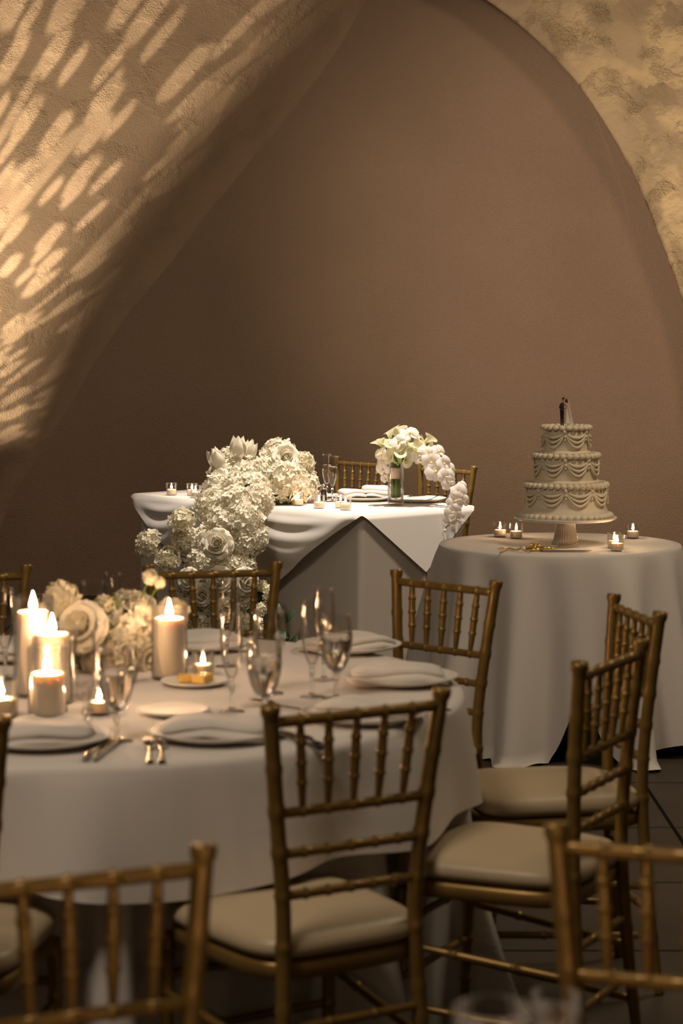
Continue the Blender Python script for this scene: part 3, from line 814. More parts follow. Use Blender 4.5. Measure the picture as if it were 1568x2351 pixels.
def cutlery(name, me, label, loc, rz, group): o = put(name, me, None, loc); o.rotation_euler = (0, 0, rz); return tag(o, label, 'cutlery', group)
cutlery('table_knife', KM, 'left knife of the candlelit pair in front of the tall flute', (-0.492, 4.210, 0.760), -0.16, 'table knives')
cutlery('table_knife', KM, 'right knife of the candlelit pair in front of the tall flute', (-0.472, 4.210, 0.760), -0.14, 'table knives')
cutlery('dinner_fork', FM, 'left fork of the pair in front of the water goblet', (-0.363, 4.202, 0.760), 0.10, 'dinner forks')
cutlery('dinner_fork', FM, 'right fork of the pair in front of the water goblet', (-0.341, 4.206, 0.760), 0.10, 'dinner forks')
for k, (p, rz) in enumerate([((-0.036, 4.324, 0.760), 0.5), ((-0.059, 4.388, 0.760), 0.5)]):
    t = thing('table_knife', ('knife with reflection-darkened handle beside the first spindle of the front chair', 'knife with reflection-darkened handle behind its twin at the first spindle of the front chair')[k], 'cutlery', p, rz, 'table knives')
    put('blade', KM, t); o = MB().tube([(0, -0.002, 0.006), (0, 0.006, 0.006), (0, 0.055, 0.006), (0, 0.068, 0.006)], [0.003, 0.0085, 0.0075, 0.004], 10).build('handle', M['dark_steel'], t); o['label'] = 'handle coloured dark for its reflections'  # dark reflections of the handle are put into its colour
cutlery('dinner_fork', FM, 'fork lying behind the napkin at the table right end', (-0.039, 4.726, 0.760), 0.9, 'dinner forks')
cutlery('dinner_fork', FM, 'fork on the table edge right of the front chair post', (0.235, 4.769, 0.760), 1.2, 'dinner forks')

# head-table settings
hp1 = (0.111, 10.578, 0.757)
dinner_plate('white plate under napkins, left of the bouquet vase', hp1, 'dinner plates on the head table')
napkin('left folded napkin at the head table, beside the flutes', up((0.050, 10.631, 0.757), 0.012), 0.5, 0.13, 0.11, 41, 'napkins on the head table', 0.006, 2)
napkin('taller folded napkin at the head table, touching the vase', up((0.171, 10.684, 0.757), 0.012), 0.2, 0.17, 0.13, 42, 'napkins on the head table', 0.006, 3)
hp2 = (0.356, 10.499, 0.757)
dinner_plate('white plate with a knife across it, right of the bouquet vase', hp2, 'dinner plates on the head table')
cutlery('table_knife', KM, 'table knife across the plate right of the vase', up((0.308, 10.474, 0.757), 0.020), -0.9, 'table knives')
bread_plate('bread plate behind the votives at the head table', (-0.025, 10.765, 0.757), 'bread plates')
def shaker(label, loc, fill):
    t = thing('shaker', label, 'shaker', loc, 0, 'salt and pepper shakers')
    MB().lathe([(0, 0), (0.017, 0), (0.0175, 0.004), (0.0145, 0.05), (0.0135, 0.058), (0, 0.058)], 20).build('glass', M['glass'], t)
    MB().lathe([(0, 0.004), (0.0150, 0.004), (0.0125, 0.048), (0, 0.048)], 20).build('contents', fill, t)
    MB().lathe([(0.0142, 0.058), (0.0147, 0.066), (0.0120, 0.078), (0.006, 0.084), (0, 0.085)], 20).build('cap', M['steel'], t)
shaker('salt shaker with a metal cap beside the flower cascade', (-0.114, 10.422, 0.757), M['salt'])
shaker('dark pepper shaker with a metal cap left of the flutes', (-0.084, 10.525, 0.757), M['pepper'])

# ------------------------------------------------------------------ flowers
def petal(fn, nu=5, nv=6, m=None, name='petal'): return MB().grid(fn, nu, nv).mesh(name, m or M['petal'])

def hydrangea_mesh(seed, n=120, R=0.072, fr=0.0135, squash=0.85, cover=-0.75):
    rnd = random.Random(seed); mb = MB()
    core = [(R * 0.80 * cos(t), R * 0.80 * squash * sin(t)) for t in [(-pi / 2) + pi * i / 8 for i in range(9)]]
    mb.lathe([(max(r, 0), z) for r, z in core], 14)
    ga = pi * (3 - sqrt(5))
    for i in range(n):
        z = 1 - (1 - cover) * (i + 0.5) / n; r = sqrt(max(0, 1 - z * z)); a = ga * i
        d = Vector((r * cos(a), r * sin(a), z)); d += Vector((rnd.gauss(0, 0.07), rnd.gauss(0, 0.07), rnd.gauss(0, 0.07))); d.normalize()
        k = rnd.uniform(0.90, 1.08)
        c = Vector((d.x, d.y, d.z * squash)) * R * k
        nd = (d + Vector((rnd.gauss(0, 0.25), rnd.gauss(0, 0.25), rnd.gauss(0, 0.25)))).normalized()
        mt = look(nd, c, rnd.uniform(0, 6.28), rnd.uniform(0.8, 1.2))
        vs = []; fs = []
        for q in range(4):
            b = q * pi / 2; cx, sy = cos(b), sin(b); px, py = -sy, cx; lift = rnd.uniform(-0.1, 0.55)
            def pt(l, w, h): return (fr * (cx * l + px * w), fr * (sy * l + py * w), fr * h)
            k0 = len(vs)
            vs += [pt(0.08, 0, 0), pt(0.55, -0.55, 0.22 + lift * 0.5), pt(0.62, 0, 0.08 + lift * 0.4), pt(0.55, 0.55, 0.22 + lift * 0.5), pt(1.15, -0.28, 0.12 + lift), pt(1.25, 0.05, 0.2 + lift), pt(1.12, 0.32, 0.12 + lift)]
            fs += [tuple(k0 + e for e in f) for f in ((0, 1, 2), (0, 2, 3), (1, 4, 5, 2), (2, 5, 6, 3))]
        mb.add(vs, fs, mt)
    return mb.mesh('hydrangea_head', M['floret'])
HY = [hydrangea_mesh(s, 125, 0.072, 0.0140) for s in (1, 2, 3)]
SPR = [hydrangea_mesh(s, 34, 0.040, 0.0135, 0.7, -0.2) for s in (7, 8)]

def rose_petals():
    out = []
    # three petal shapes: bud, middle, outer
    for (w, h, cup, curl) in ((0.020, 0.036, 1.0, 0.0), (0.028, 0.040, 0.75, 0.25), (0.034, 0.042, 0.5, 0.6)):
        def fn(u, v, w=w, h=h, cup=cup, curl=curl):
            t = v; a = (u - 0.5) * 2
            wd = w * (0.35 + 0.9 * sin(pi * min(1, t * 0.62 + 0.06)))
            x = a * wd; bend = -cup * (a * a) * wd * 0.9
            y = h * 0.55 * sin(t * 1.25) * (1 - cup * 0.45) + curl * 0.022 * max(0, t - 0.6) / 0.4
            z = h * t * (0.95 - 0.1 * abs(a) ** 3) - curl * 0.018 * (max(0, t - 0.62) / 0.38) ** 2
            return (x, y + bend * 0.75 + 0.003, z)
        out.append(petal(fn, 7, 7))
    return out
RP = rose_petals()
def rose(name, parent, mtx, seed=0):
    core = MB().lathe([(0, 0.0), (0.008, 0.004), (0.009, 0.012), (0.005, 0.024), (0.002, 0.027), (0, 0.026)], 12).mesh(name, M['petal'])
    c = put(name, core, parent, mtx=mtx)
    rnd = random.Random(seed); k = 0
    for ring, (cnt, me, rad, tilt) in enumerate([(3, 0, 0.004, -0.06), (4, 0, 0.009, 0.10), (5, 1, 0.012, 0.30), (5, 2, 0.014, 0.55), (5, 2, 0.015, 0.88)]):
        for i in range(cnt):
            a = 2 * pi * (i / cnt) + ring * 0.7 + rnd.uniform(-0.15, 0.15)
            put('petal', RP[me], c, mtx=Matrix.Rotation(a, 4, 'Z') @ Matrix.Translation((0, rad * 0.6, 0.002 * (4 - ring))) @ Matrix.Rotation(-tilt + rnd.uniform(-0.1, 0.1), 4, 'X'))
    return c
TP = petal(lambda u, v: ((u - 0.5) * 2 * 0.023 * sin(pi * min(1, v * 0.86 + 0.08)) ** 0.8, 0.020 * sin(pi * (v * 0.8 + 0.05)) - 0.35 * ((u - 0.5) * 2) ** 2 * 0.02, 0.080 * v + 0.012 * v * (1 - abs(u * 2 - 1))), 7, 8)
def tulip(name, parent, mtx):
    core = MB().tube([(0, 0, -0.05), (0, 0, 0.004)], 0.004, 7).mesh(name, M['stem'])
    c = put(name, core, parent, mtx=mtx)
    for i in range(6):
        put('petal', TP, c, mtx=Matrix.Rotation(i * pi / 3, 4, 'Z') @ Matrix.Translation((0, 0.003 + 0.003 * (i % 2), 0)) @ Matrix.Rotation(0.10 - 0.16 * (i % 2), 4, 'X'))
    return c
LEAFL = MB().grid(lambda u, v: ((u - 0.5) * 2 * 0.020 * sin(pi * min(1, v * 0.95 + 0.03)) ** 0.9, 0.075 * v, 0.012 * sin(pi * v)), 5, 8).mesh('leaf', M['leaf_light'])
LEAFM = MB().grid(lambda u, v: ((u - 0.5) * 2 * 0.022 * sin(pi * min(1, v * 0.95 + 0.03)) ** 0.9, 0.085 * v, 0.012 * sin(pi * v) + 0.25 * abs((u - 0.5) * 2) * 0.022 * sin(pi * v)), 5, 8).mesh('leaf', M['leaf'])

def rel(base, p): return tuple(a - b for a, b in zip(p, base))

fb = (-0.33, 10.20, TZ)
fa = thing('flower_cascade', 'large cascade of white hydrangeas, roses and tulips spilling over the head table', 'flowers', fb)
# (position, outward direction, size)
CAS = [
 ((-0.295, 10.550, 0.971), (0.1, -0.5, 0.8), 1.12), ((-0.171, 10.500, 0.945), (0.6, -0.4, 0.6), 0.62),
 ((-0.374, 10.450, 0.897), (0, -0.7, 0.6), 1.05), ((-0.259, 10.320, 0.866), (0.2, -0.9, 0.3), 1.25), ((-0.180, 10.420, 0.839), (0.6, -0.7, 0.2), 1.05),
 ((-0.192, 10.500, 0.884), (0.6, -0.5, 0.5), 0.95), ((-0.464, 10.420, 0.899), (-0.3, -0.8, 0.5), 1.15), ((-0.545, 10.420, 0.879), (-0.6, -0.6, 0.5), 1.05),
 ((-0.511, 10.550, 0.953), (-0.3, -0.4, 0.8), 0.95), ((-0.406, 10.220, 0.833), (0, -1, 0.2), 1.1), ((-0.566, 10.240, 0.822), (-0.6, -0.8, 0.2), 1.05),
 ((-0.474, 10.200, 0.844), (-0.2, -1, 0.2), 1.0), ((-0.577, 10.080, 0.765), (-0.5, -0.9, 0.1), 1.15), ((-0.466, 10.020, 0.779), (0, -1, 0.2), 1.15), ((-0.380, 10.060, 0.796), (0.5, -0.9, 0), 1.0),
 ((-0.435, 9.960, 0.706), (0.2, -1, 0), 1.15), ((-0.533, 9.980, 0.695), (-0.4, -1, 0.1), 1.05), ((-0.396, 9.960, 0.638), (0.5, -0.9, -0.1), 0.95), ((-0.434, 9.940, 0.611), (0.2, -1, -0.1), 0.95),
 ((-0.698, 9.980, 0.630), (-0.5, -0.8, 0.3), 0.85), ((-0.611, 9.980, 0.626), (-0.3, -1, 0.2), 0.85), ((-0.511, 9.920, 0.515), (0, -1, 0.1), 1.05), ((-0.629, 9.950, 0.532), (-0.4, -0.9, 0.2), 0.9),
 ((-0.589, 9.920, 0.457), (-0.2, -1, 0), 0.95), ((-0.443, 9.920, 0.515), (0.4, -0.9, 0), 0.85), ((-0.668, 9.950, 0.434), (-0.5, -0.8, 0), 0.9), ((-0.462, 9.900, 0.382), (0.2, -1, -0.1), 0.95),
 ((-0.570, 9.920, 0.360), (-0.2, -1, 0), 0.95), ((-0.688, 9.950, 0.336), (-0.4, -0.9, 0), 0.85), ((-0.492, 9.900, 0.284), (0.1, -1, 0), 0.95), ((-0.405, 9.900, 0.245), (0.4, -0.9, 0), 0.75), ((-0.609, 9.920, 0.242), (-0.2, -1, 0), 0.95),
]
for i, (p, n, s) in enumerate(CAS):
    put('hydrangea_head', HY[i % 3], fa, mtx=look(n, rel(fb, p), i * 1.7, s * 0.98))
for i, (p, n, s) in enumerate([((-0.709, 9.950, 0.717), (-0.3, -0.6, 0.7), 1.35), ((-0.861, 9.950, 0.614), (-0.7, -0.5, 0.5), 1.35), ((-0.773, 9.930, 0.544), (-0.4, -0.8, 0.4), 1.3), ((-0.176, 10.420, 0.958), (0.3, -0.6, 0.7), 0.95), ((-0.324, 9.980, 0.382), (0.8, -0.5, 0.1), 0.85), ((-0.359, 9.980, 0.421), (0.6, -0.8, 0.1), 0.6), ((-0.335, 9.980, 0.323), (0.6, -0.8, 0.1), 0.7), ((-0.365, 9.940, 0.318), (0.5, -0.8, 0.1), 0.7)]):
    q = rel(fb, p); put('hydrangea_sprig', SPR[i % 2], fa, mtx=look(n, q, i * 2.1, s))
    e = rel(fb, (-0.611, 9.980, 0.529)) if i < 3 else (rel(fb, (-0.252, 10.450, 0.867)) if i == 3 else rel(fb, (-0.436, 9.970, 0.353)))
    mid = tuple((a + b) / 2 - (0.01 if k == 2 else 0) for k, (a, b) in enumerate(zip(q, e)))
    MB().tube(spline([q, mid, e], 10), 0.0028, 6).build('stem', M['twig'], fa)
for i, (p, n, s) in enumerate([((-0.261, 10.400, 0.968), (0.2, -0.85, 0.4), 1.25), ((-0.546, 9.860, 0.619), (-0.1, -1, 0.25), 1.35), ((-0.559, 10.300, 0.877), (-0.5, -0.8, 0.4), 0.95), ((-0.536, 9.840, 0.466), (0, -1, 0.1), 1.15),
                             ((-0.673, 9.880, 0.462), (-0.3, -1, 0.1), 1.0), ((-0.430, 9.840, 0.457), (0.5, -1, 0), 1.2), ((-0.614, 9.860, 0.396), (-0.2, -1, 0), 1.0), ((-0.508, 9.840, 0.331), (0.1, -1, 0), 1.1)]):
    rose('rose', fa, look(n, rel(fb, p), i, s), i)
for p, n in [((-0.484, 10.420, 0.954), (0.05, -0.25, 1)), ((-0.562, 10.400, 0.907), (-0.3, -0.35, 0.9)), ((-0.455, 10.460, 0.940), (0.35, -0.2, 0.9))]:
    tulip('tulip', fa, look(n, rel(fb, p), p[0] * 9, 1.32))
for i in range(26):
    r = random.Random(i + 50)
    base = [(-0.380, 10.020, 0.367), (-0.359, 9.990, 0.272), (-0.320, 9.960, 0.198), (-0.443, 10.150, 0.808), (-0.280, 9.950, 0.160)][i % 5]
    q = Vector(rel(fb, base)) + Vector((r.uniform(-0.05, 0.07), r.uniform(-0.03, 0.03), r.uniform(-0.06, 0.06)))
    put('leaf', LEAFM, fa, mtx=look((r.uniform(-0.6, 0.8), -0.8, r.uniform(-0.3, 0.6)), q, r.uniform(0, 6.28), r.uniform(0.8, 1.25)))
MB().lathe([(0, 0), (0.11, 0), (0.115, 0.01), (0.105, 0.055), (0.09, 0.06), (0, 0.06)], 24).build('flower_tray', M['leaf'], fa, loc=rel(fb, (-0.30, 10.42, TZ)))

# bouquet in a glass vase
vb = (0.249, 10.296, 0.757)
va = thing('glass_vase', 'clear glass cylinder vase of water holding the bridal bouquet', 'vase', vb)
put('glass', lathe_mesh('glass', cup_prof(0.0375, 0.205, 0.003, 0.012), M['glass'], 40), va)
put('water', lathe_mesh('water', [(0, 0.0125), (0.0340, 0.0125), (0.0343, 0.118), (0, 0.118)], M['water_clear'], 36), va)
bq = thing('bridal_bouquet', 'bouquet of callas and orchids standing in the glass vase', 'flowers', up(vb, 0.06))
bb = up(vb, 0.06)
def calla_mesh():
    mb = MB()
    def fn(u, v):
        a = 2 * pi * u - pi / 2; t = v
        r = 0.0045 + 0.020 * t ** 2.2 + 0.006 * max(0, t - 0.8) / 0.2
        tip = max(0, sin(a)) ** 2 * max(0, t - 0.55) / 0.45
        return (r * cos(a), r * sin(a) + tip * 0.024, 0.080 * t - 0.012 * max(0, t - 0.75) / 0.25 * (1 - sin(a)) + tip * 0.006)
    mb.grid(fn, 20, 10, wrap=True)
    return mb.mesh('calla_lily', M['calla'])
CM = calla_mesh(); SPX = MB().tube([(0, 0, 0.02), (0, 0, 0.05), (0, 0, 0.062)], [0.003, 0.003, 0.001], 7).mesh('spadix', M['lip'])
CAL = [(875,1020,-0.6,0.7,0.3), (895,1000,-0.25,1,0.1), (912,1005,0.1,1,-0.3), (885,1040,-0.7,0.3,0.5), (905,1028,-0.2,0.6,0.8), (925,1022,0.2,0.6,0.8), (940,1030,0.4,0.5,0.7), (955,1018,0.5,0.7,0.3), (965,1035,0.8,0.3,0.4),
       (985,1030,1,0.3,0.2), (920,1045,0.0,0.3,1), (945,1048,0.5,0.1,0.8), (970,1050,0.9,0.0,0.4), (900,1055,-0.4,0.1,0.9), (935,1000,0.2,1,0.2), (958,1005,0.5,0.9,0.1), (930,1060,0.3,-0.2,0.9), (980,1012,0.8,0.5,0.2), (890,1022,-0.4,0.9,0.4), (918,998,0.0,1,0), (950,1035,0.5,0.5,0.5), (912,1042,-0.2,0.5,0.7), (972,1022,0.8,0.5,0.1), (930,1012,0.1,0.9,0.4)]
rb = random.Random(5)
neck = Vector((0, 0, 0.165))
tips = [(0.182, 10.280, 1.039), (0.222, 10.300, 1.078), (0.257, 10.330, 1.066), (0.201, 10.260, 1.000), (0.240, 10.220, 1.026), (0.280, 10.220, 1.038), (0.310, 10.220, 1.022), (0.341, 10.280, 1.043), (0.361, 10.260, 1.010),
        (0.402, 10.300, 1.018), (0.270, 10.200, 0.993), (0.320, 10.220, 0.986), (0.371, 10.260, 0.980), (0.230, 10.220, 0.972), (0.303, 10.320, 1.077), (0.349, 10.330, 1.066), (0.290, 10.220, 0.962), (0.393, 10.320, 1.053), (0.211, 10.250, 1.036), (0.268, 10.300, 1.082), (0.330, 10.220, 1.012), (0.254, 10.220, 0.998), (0.376, 10.300, 1.034), (0.291, 10.250, 1.056)]
for i, (c, p) in enumerate(zip(CAL, tips)):
    n = Vector((c[2] * 1.1, -c[4] * 0.45, c[3] + 0.25)).normalized(); q = Vector(rel(bb, p))
    base = q - n * 0.048
    o = put('calla_lily', CM, bq, mtx=look(n, base, rb.uniform(0, 6.28), rb.uniform(0.86, 1.10))); put('spadix', SPX, o)
    a = i * 2.399; fx, fy = 0.016 * sqrt((i + 0.5) / 18) * cos(a), 0.016 * sqrt((i + 0.5) / 18) * sin(a)
    MB().tube(spline([(fx * 1.2, fy * 1.2, -0.022 + rb.uniform(-0.004, 0.004)), (fx, fy, 0.05), (fx * 0.9, fy * 0.9, 0.085), tuple(Vector((fx, fy, 0.145)).lerp(base, 0.15)), tuple(base)], 14), 0.0048, 7).build('stem', M['stem'], bq)
MB().lathe([(0.0205, 0.062), (0.0222, 0.066), (0.0222, 0.108), (0.0205, 0.113)], 24).build('ribbon_wrap', M['satin'], bq)['label'] = 'blush satin ribbon round the stems'

OPW = petal(lambda u, v: ((u - 0.5) * 2 * 0.031 * sin(pi * min(1, v * 0.80 + 0.06)) ** 0.7, 0.004 + 0.046 * v, 0.008 * sin(pi * v) - 0.007 * ((u - 0.5) * 2) ** 2), 7, 7, M['orchid'])
OPN = petal(lambda u, v: ((u - 0.5) * 2 * 0.016 * sin(pi * min(1, v * 0.85 + 0.07)) ** 0.7, 0.003 + 0.042 * v, -0.003 + 0.006 * sin(pi * v)), 5, 7, M['orchid'])
LIP = MB().lathe([(0, 0), (0.004, 0.002), (0.0065, 0.010), (0.004, 0.016), (0, 0.018)], 9).mesh('orchid_bloom', M['lip'])
def orchid(parent, mtx):
    c = put('orchid_bloom', LIP, parent, mtx=mtx)
    for a, me in ((0, OPN), (2.25, OPN), (-2.25, OPN), (1.15, OPW), (-1.15, OPW)):
        put('petal', me, c, mtx=Matrix.Rotation(a, 4, 'Z') @ Matrix.Rotation(0.18 if me is OPW else 0.05, 4, 'X'))
    return c
ORC = [((0.310, 10.240, 1.085), (0.2, -0.7, 0.7), 0.2, 0.95), ((0.260, 10.200, 1.053), (-0.2, -0.8, 0.5), 0.8, 0.8), ((0.183, 10.240, 0.993), (-0.7, -0.7, 0.2), 0.3, 0.75), ((0.199, 10.260, 0.960), (-0.5, -0.8, -0.1), 0.9, 0.8), ((0.192, 10.270, 0.923), (-0.5, -0.8, -0.3), 0.2, 0.75), ((0.205, 10.310, 0.877), (-0.4, -0.8, -0.3), 0.2, 0.55),
       ((0.353, 10.200, 0.987), (0.3, -0.9, 0.2), 0.4, 0.85), ((0.399, 10.220, 0.992), (0.4, -0.8, 0.4), 1.0, 0.85), ((0.442, 10.240, 1.005), (0.6, -0.6, 0.5), 0.2, 0.85), ((0.408, 10.200, 0.960), (0.1, -0.95, 0), 0.0, 0.95), ((0.428, 10.180, 0.921), (0.0, -1, 0), 3.1, 1.05), ((0.464, 10.200, 0.952), (0.5, -0.8, 0.2), 0.5, 0.85),
       ((0.475, 10.180, 0.894), (0.2, -0.95, 0.1), 0.3, 0.85), ((0.493, 10.220, 0.927), (0.7, -0.6, 0.3), 0.1, 0.75), ((0.487, 10.180, 0.866), (0.3, -0.9, -0.2), 0.8, 0.75),
       ((0.529, 10.140, 0.825), (0.4, -0.9, 0.2), 0.2, 0.92), ((0.516, 10.120, 0.791), (0.0, -1, -0.1), 0.8, 0.9), ((0.549, 10.140, 0.785), (0.6, -0.8, 0), 0.2, 0.75), ((0.547, 10.180, 0.850), (0.5, -0.7, 0.4), 0.4, 0.62),
       ((0.504, 10.100, 0.741), (-0.1, -1, -0.1), 0.5, 0.85), ((0.523, 10.100, 0.710), (0.3, -0.9, -0.3), 0.1, 0.8), ((0.488, 10.100, 0.702), (-0.3, -0.9, -0.3), 0.5, 0.62)]
for p, n, sp, s in ORC:
    orchid(bq, look(n, rel(bb, p), sp, s * 0.98))
MB().tube(spline([(0.01, 0, 0.13), rel(bb, (0.340, 10.240, 0.969)), rel(bb, (0.440, 10.240, 0.957)), rel(bb, (0.489, 10.220, 0.863)), rel(bb, (0.510, 10.160, 0.788)), rel(bb, (0.497, 10.130, 0.711)), rel(bb, (0.468, 10.100, 0.664))], 40), 0.0022, 7).build('orchid_spray_stem', M['twig'], bq)
for p, s in (((0.468, 10.100, 0.658), 1.0), ((0.485, 10.110, 0.685), 1.1), ((0.504, 10.100, 0.666), 1.5)):
    MB().lathe([(0, -0.010 * s), (0.005 * s, -0.006 * s), (0.007 * s, 0), (0.005 * s, 0.006 * s), (0, 0.010 * s)], 10).build('orchid_bud', M['orchid'], bq, loc=rel(bb, p))

tag(orchid(None, look((0.1, -0.9, 0.4), up((0.259, 10.397, 0.757), 0.040), 0.4, 0.50)), 'white orchid bloom lying in the water at the bottom of the vase', 'flower')
# centrepiece on the dining table
cb = (-0.523, 5.176, 0.757)
ca = thing('flower_centrepiece', 'low centrepiece of white roses and hydrangea among the pillar candles', 'flowers', cb)
MB().lathe([(0, 0), (0.045, 0), (0.047, 0.004), (0.052, 0.035), (0.054, 0.045), (0.052, 0.046), (0.050, 0.035), (0.043, 0.008), (0, 0.008)], 32).build('bowl', M['glass'], ca)
for i, (p, n, s) in enumerate([((-0.518, 5.360, 0.850), (0.1, -0.8, 0.5), 0.92), ((-0.542, 5.330, 0.797), (0, -1, 0.1), 0.85), ((-0.487, 5.420, 0.837), (0.5, -0.6, 0.6), 0.75), ((-0.575, 5.460, 0.869), (0, -0.4, 1), 0.8), ((-0.480, 5.400, 0.765), (0.4, -0.9, 0), 0.6), ((-0.522, 5.520, 0.856), (0.2, -0.2, 1), 0.7), ((-0.599, 5.380, 0.805), (-0.5, -0.8, 0.1), 0.6)]):
    put('hydrangea_head', HY[i % 3], ca, mtx=look(n, rel(cb, p), i * 1.3, s * 0.9))
for i, (p, n, s) in enumerate([((-0.614, 5.270, 0.873), (-0.25, -0.85, 0.45), 1.2), ((-0.441, 5.380, 0.832), (0.5, -0.75, -0.15), 1.05), ((-0.455, 5.360, 0.787), (0.4, -0.9, -0.2), 0.95), ((-0.585, 5.340, 0.785), (-0.3, -0.9, 0), 0.8), ((-0.412, 5.420, 0.885), (0.7, -0.4, 0.5), 0.8), ((-0.484, 5.460, 0.896), (0.3, -0.4, 0.8), 0.7)]):
    rose('rose', ca, look(n, rel(cb, p), i, s), 20 + i)
for i, (p, n, s, e) in enumerate([((-0.665, 5.300, 0.938), (-0.2, -0.8, 0.6), 0.95, (-0.612, 5.400, 0.834)), ((-0.458, 5.340, 0.984), (0.2, -0.9, 0.4), 0.40, (-0.513, 5.420, 0.853)), ((-0.435, 5.340, 0.971), (0.5, -0.8, 0.2), 0.30, (-0.492, 5.420, 0.863)), ((-0.708, 5.180, 0.914), (-0.4, -0.8, 0.4), 0.62, (-0.623, 5.360, 0.808)), ((-0.502, 5.420, 0.911), (0, -0.6, 0.8), 0.7, (-0.524, 5.420, 0.842)), ((-0.530, 5.440, 0.920), (0, -0.6, 0.8), 0.55, (-0.534, 5.420, 0.842)), ((-0.395, 5.400, 0.898), (0.7, -0.6, 0.3), 0.6, (-0.471, 5.420, 0.821)), ((-0.423, 5.350, 0.873), (0.5, -0.8, 0.2), 0.5, (-0.469, 5.400, 0.813)), ((-0.481, 5.360, 0.903), (0.2, -0.8, 0.5), 0.55, (-0.501, 5.400, 0.834)), ((-0.453, 5.360, 0.890), (0.4, -0.8, 0.4), 0.5, (-0.480, 5.400, 0.824)), ((-0.570, 5.360, 0.912), (0, -0.7, 0.7), 0.6, (-0.554, 5.400, 0.834)), ((-0.685, 5.200, 0.893), (-0.3, -0.9, 0.2), 0.5, (-0.623, 5.360, 0.808)), ((-0.591, 5.300, 0.785), (-0.2, -1, 0.1), 0.55, (-0.563, 5.380, 0.763))]):
    q, e = rel(cb, p), rel(cb, e)
    put('floret_sprig', SPR[i % 2], ca, mtx=look(n, q, i * 2.1, s))
    MB().tube(spline([q, tuple((a + b) / 2 + (0.006 if k == 2 else 0) for k, (a, b) in enumerate(zip(q, e))), e], 8), 0.0018, 6).build('stem', M['stem'], ca)
for i in range(30):
    r = random.Random(i + 90)
    base = [(-0.518, 5.360, 0.898), (-0.471, 5.360, 0.808), (-0.477, 5.370, 0.775), (-0.608, 5.360, 0.766), (-0.696, 5.240, 0.877), (-0.582, 5.360, 0.771)][i % 6]
    q = Vector(rel(cb, base)) + Vector((r.uniform(-0.02, 0.02), r.uniform(-0.01, 0.03), r.uniform(-0.02, 0.02)))
    put('leaf', LEAFM if i % 3 else LEAFL, ca, mtx=look((r.uniform(-0.7, 0.7), -0.8, r.uniform(-0.2, 0.8)), q, r.uniform(0, 6.28), r.uniform(0.45, 0.75)))

# ------------------------------------------------------------------ cake
SX, SY, _ = (0.847, 8.452, 0.757)
stand = thing('cake_stand', 'white pedestal cake stand with a ribbed glass foot', 'cake stand', (SX, SY, TZ))
MB().lathe([(0, 0.094), (0.10, 0.091), (0.178, 0.094), (0.192, 0.101), (0.194, 0.105), (0.191, 0.107), (0.17, 0.1045), (0, 0.1045)], 72).build('stand_plate', M['china'], stand)
MB().lathe([(0, 0.0), (0.050, 0.0), (0.0515, 0.004), (0.046, 0.02), (0.038, 0.058), (0.0335, 0.088), (0.036, 0.0925), (0, 0.0925)], 120, rf=lambda a, z: 1 + 0.028 * cos(30 * a)).build('stand_foot', M['ribbed'], stand)['label'] = 'ribbed clear glass foot'
CZ = TZ + 0.1052
cake = thing('wedding_cake', 'three-tier ivory buttercream wedding cake with piped swags', 'cake', (SX, SY, CZ))
SHELL = MB().lathe([(0, 0), (0.011, 0.002), (0.0135, 0.008), (0.011, 0.014), (0.005, 0.018), (0, 0.019)], 12, rf=lambda a, z: 1 + 0.10 * cos(6 * a)).mesh('icing_shell', M['icing'])
ROSETTE = MB().lathe([(0, 0), (0.0085, 0.001), (0.0095, 0.005), (0.006, 0.010), (0, 0.012)], 10, rf=lambda a, z: 1 + 0.12 * cos(5 * a)).mesh('icing_rosette', M['icing'])
def swag_mesh(R, half, depth, k):
    mb = MB()
    for q in range(3):
        pts = []
        for i in range(15):
            t = -1 + 2 * i / 14; a = t * half; z = -depth * (0.38 + 0.31 * q) * (1 - t * t) - 0.004 * q
            rr = R + 0.004 + 0.004 * (1 - t * t)
            pts.append((rr * sin(a), -rr * cos(a), z))
        mb.tube(pts, [0.0030 + 0.0022 * (1 - (-1 + 2 * i / 14) ** 2) for i in range(15)], 7)
    return mb.mesh('icing_swag', M['icing'])
tz = 0.0
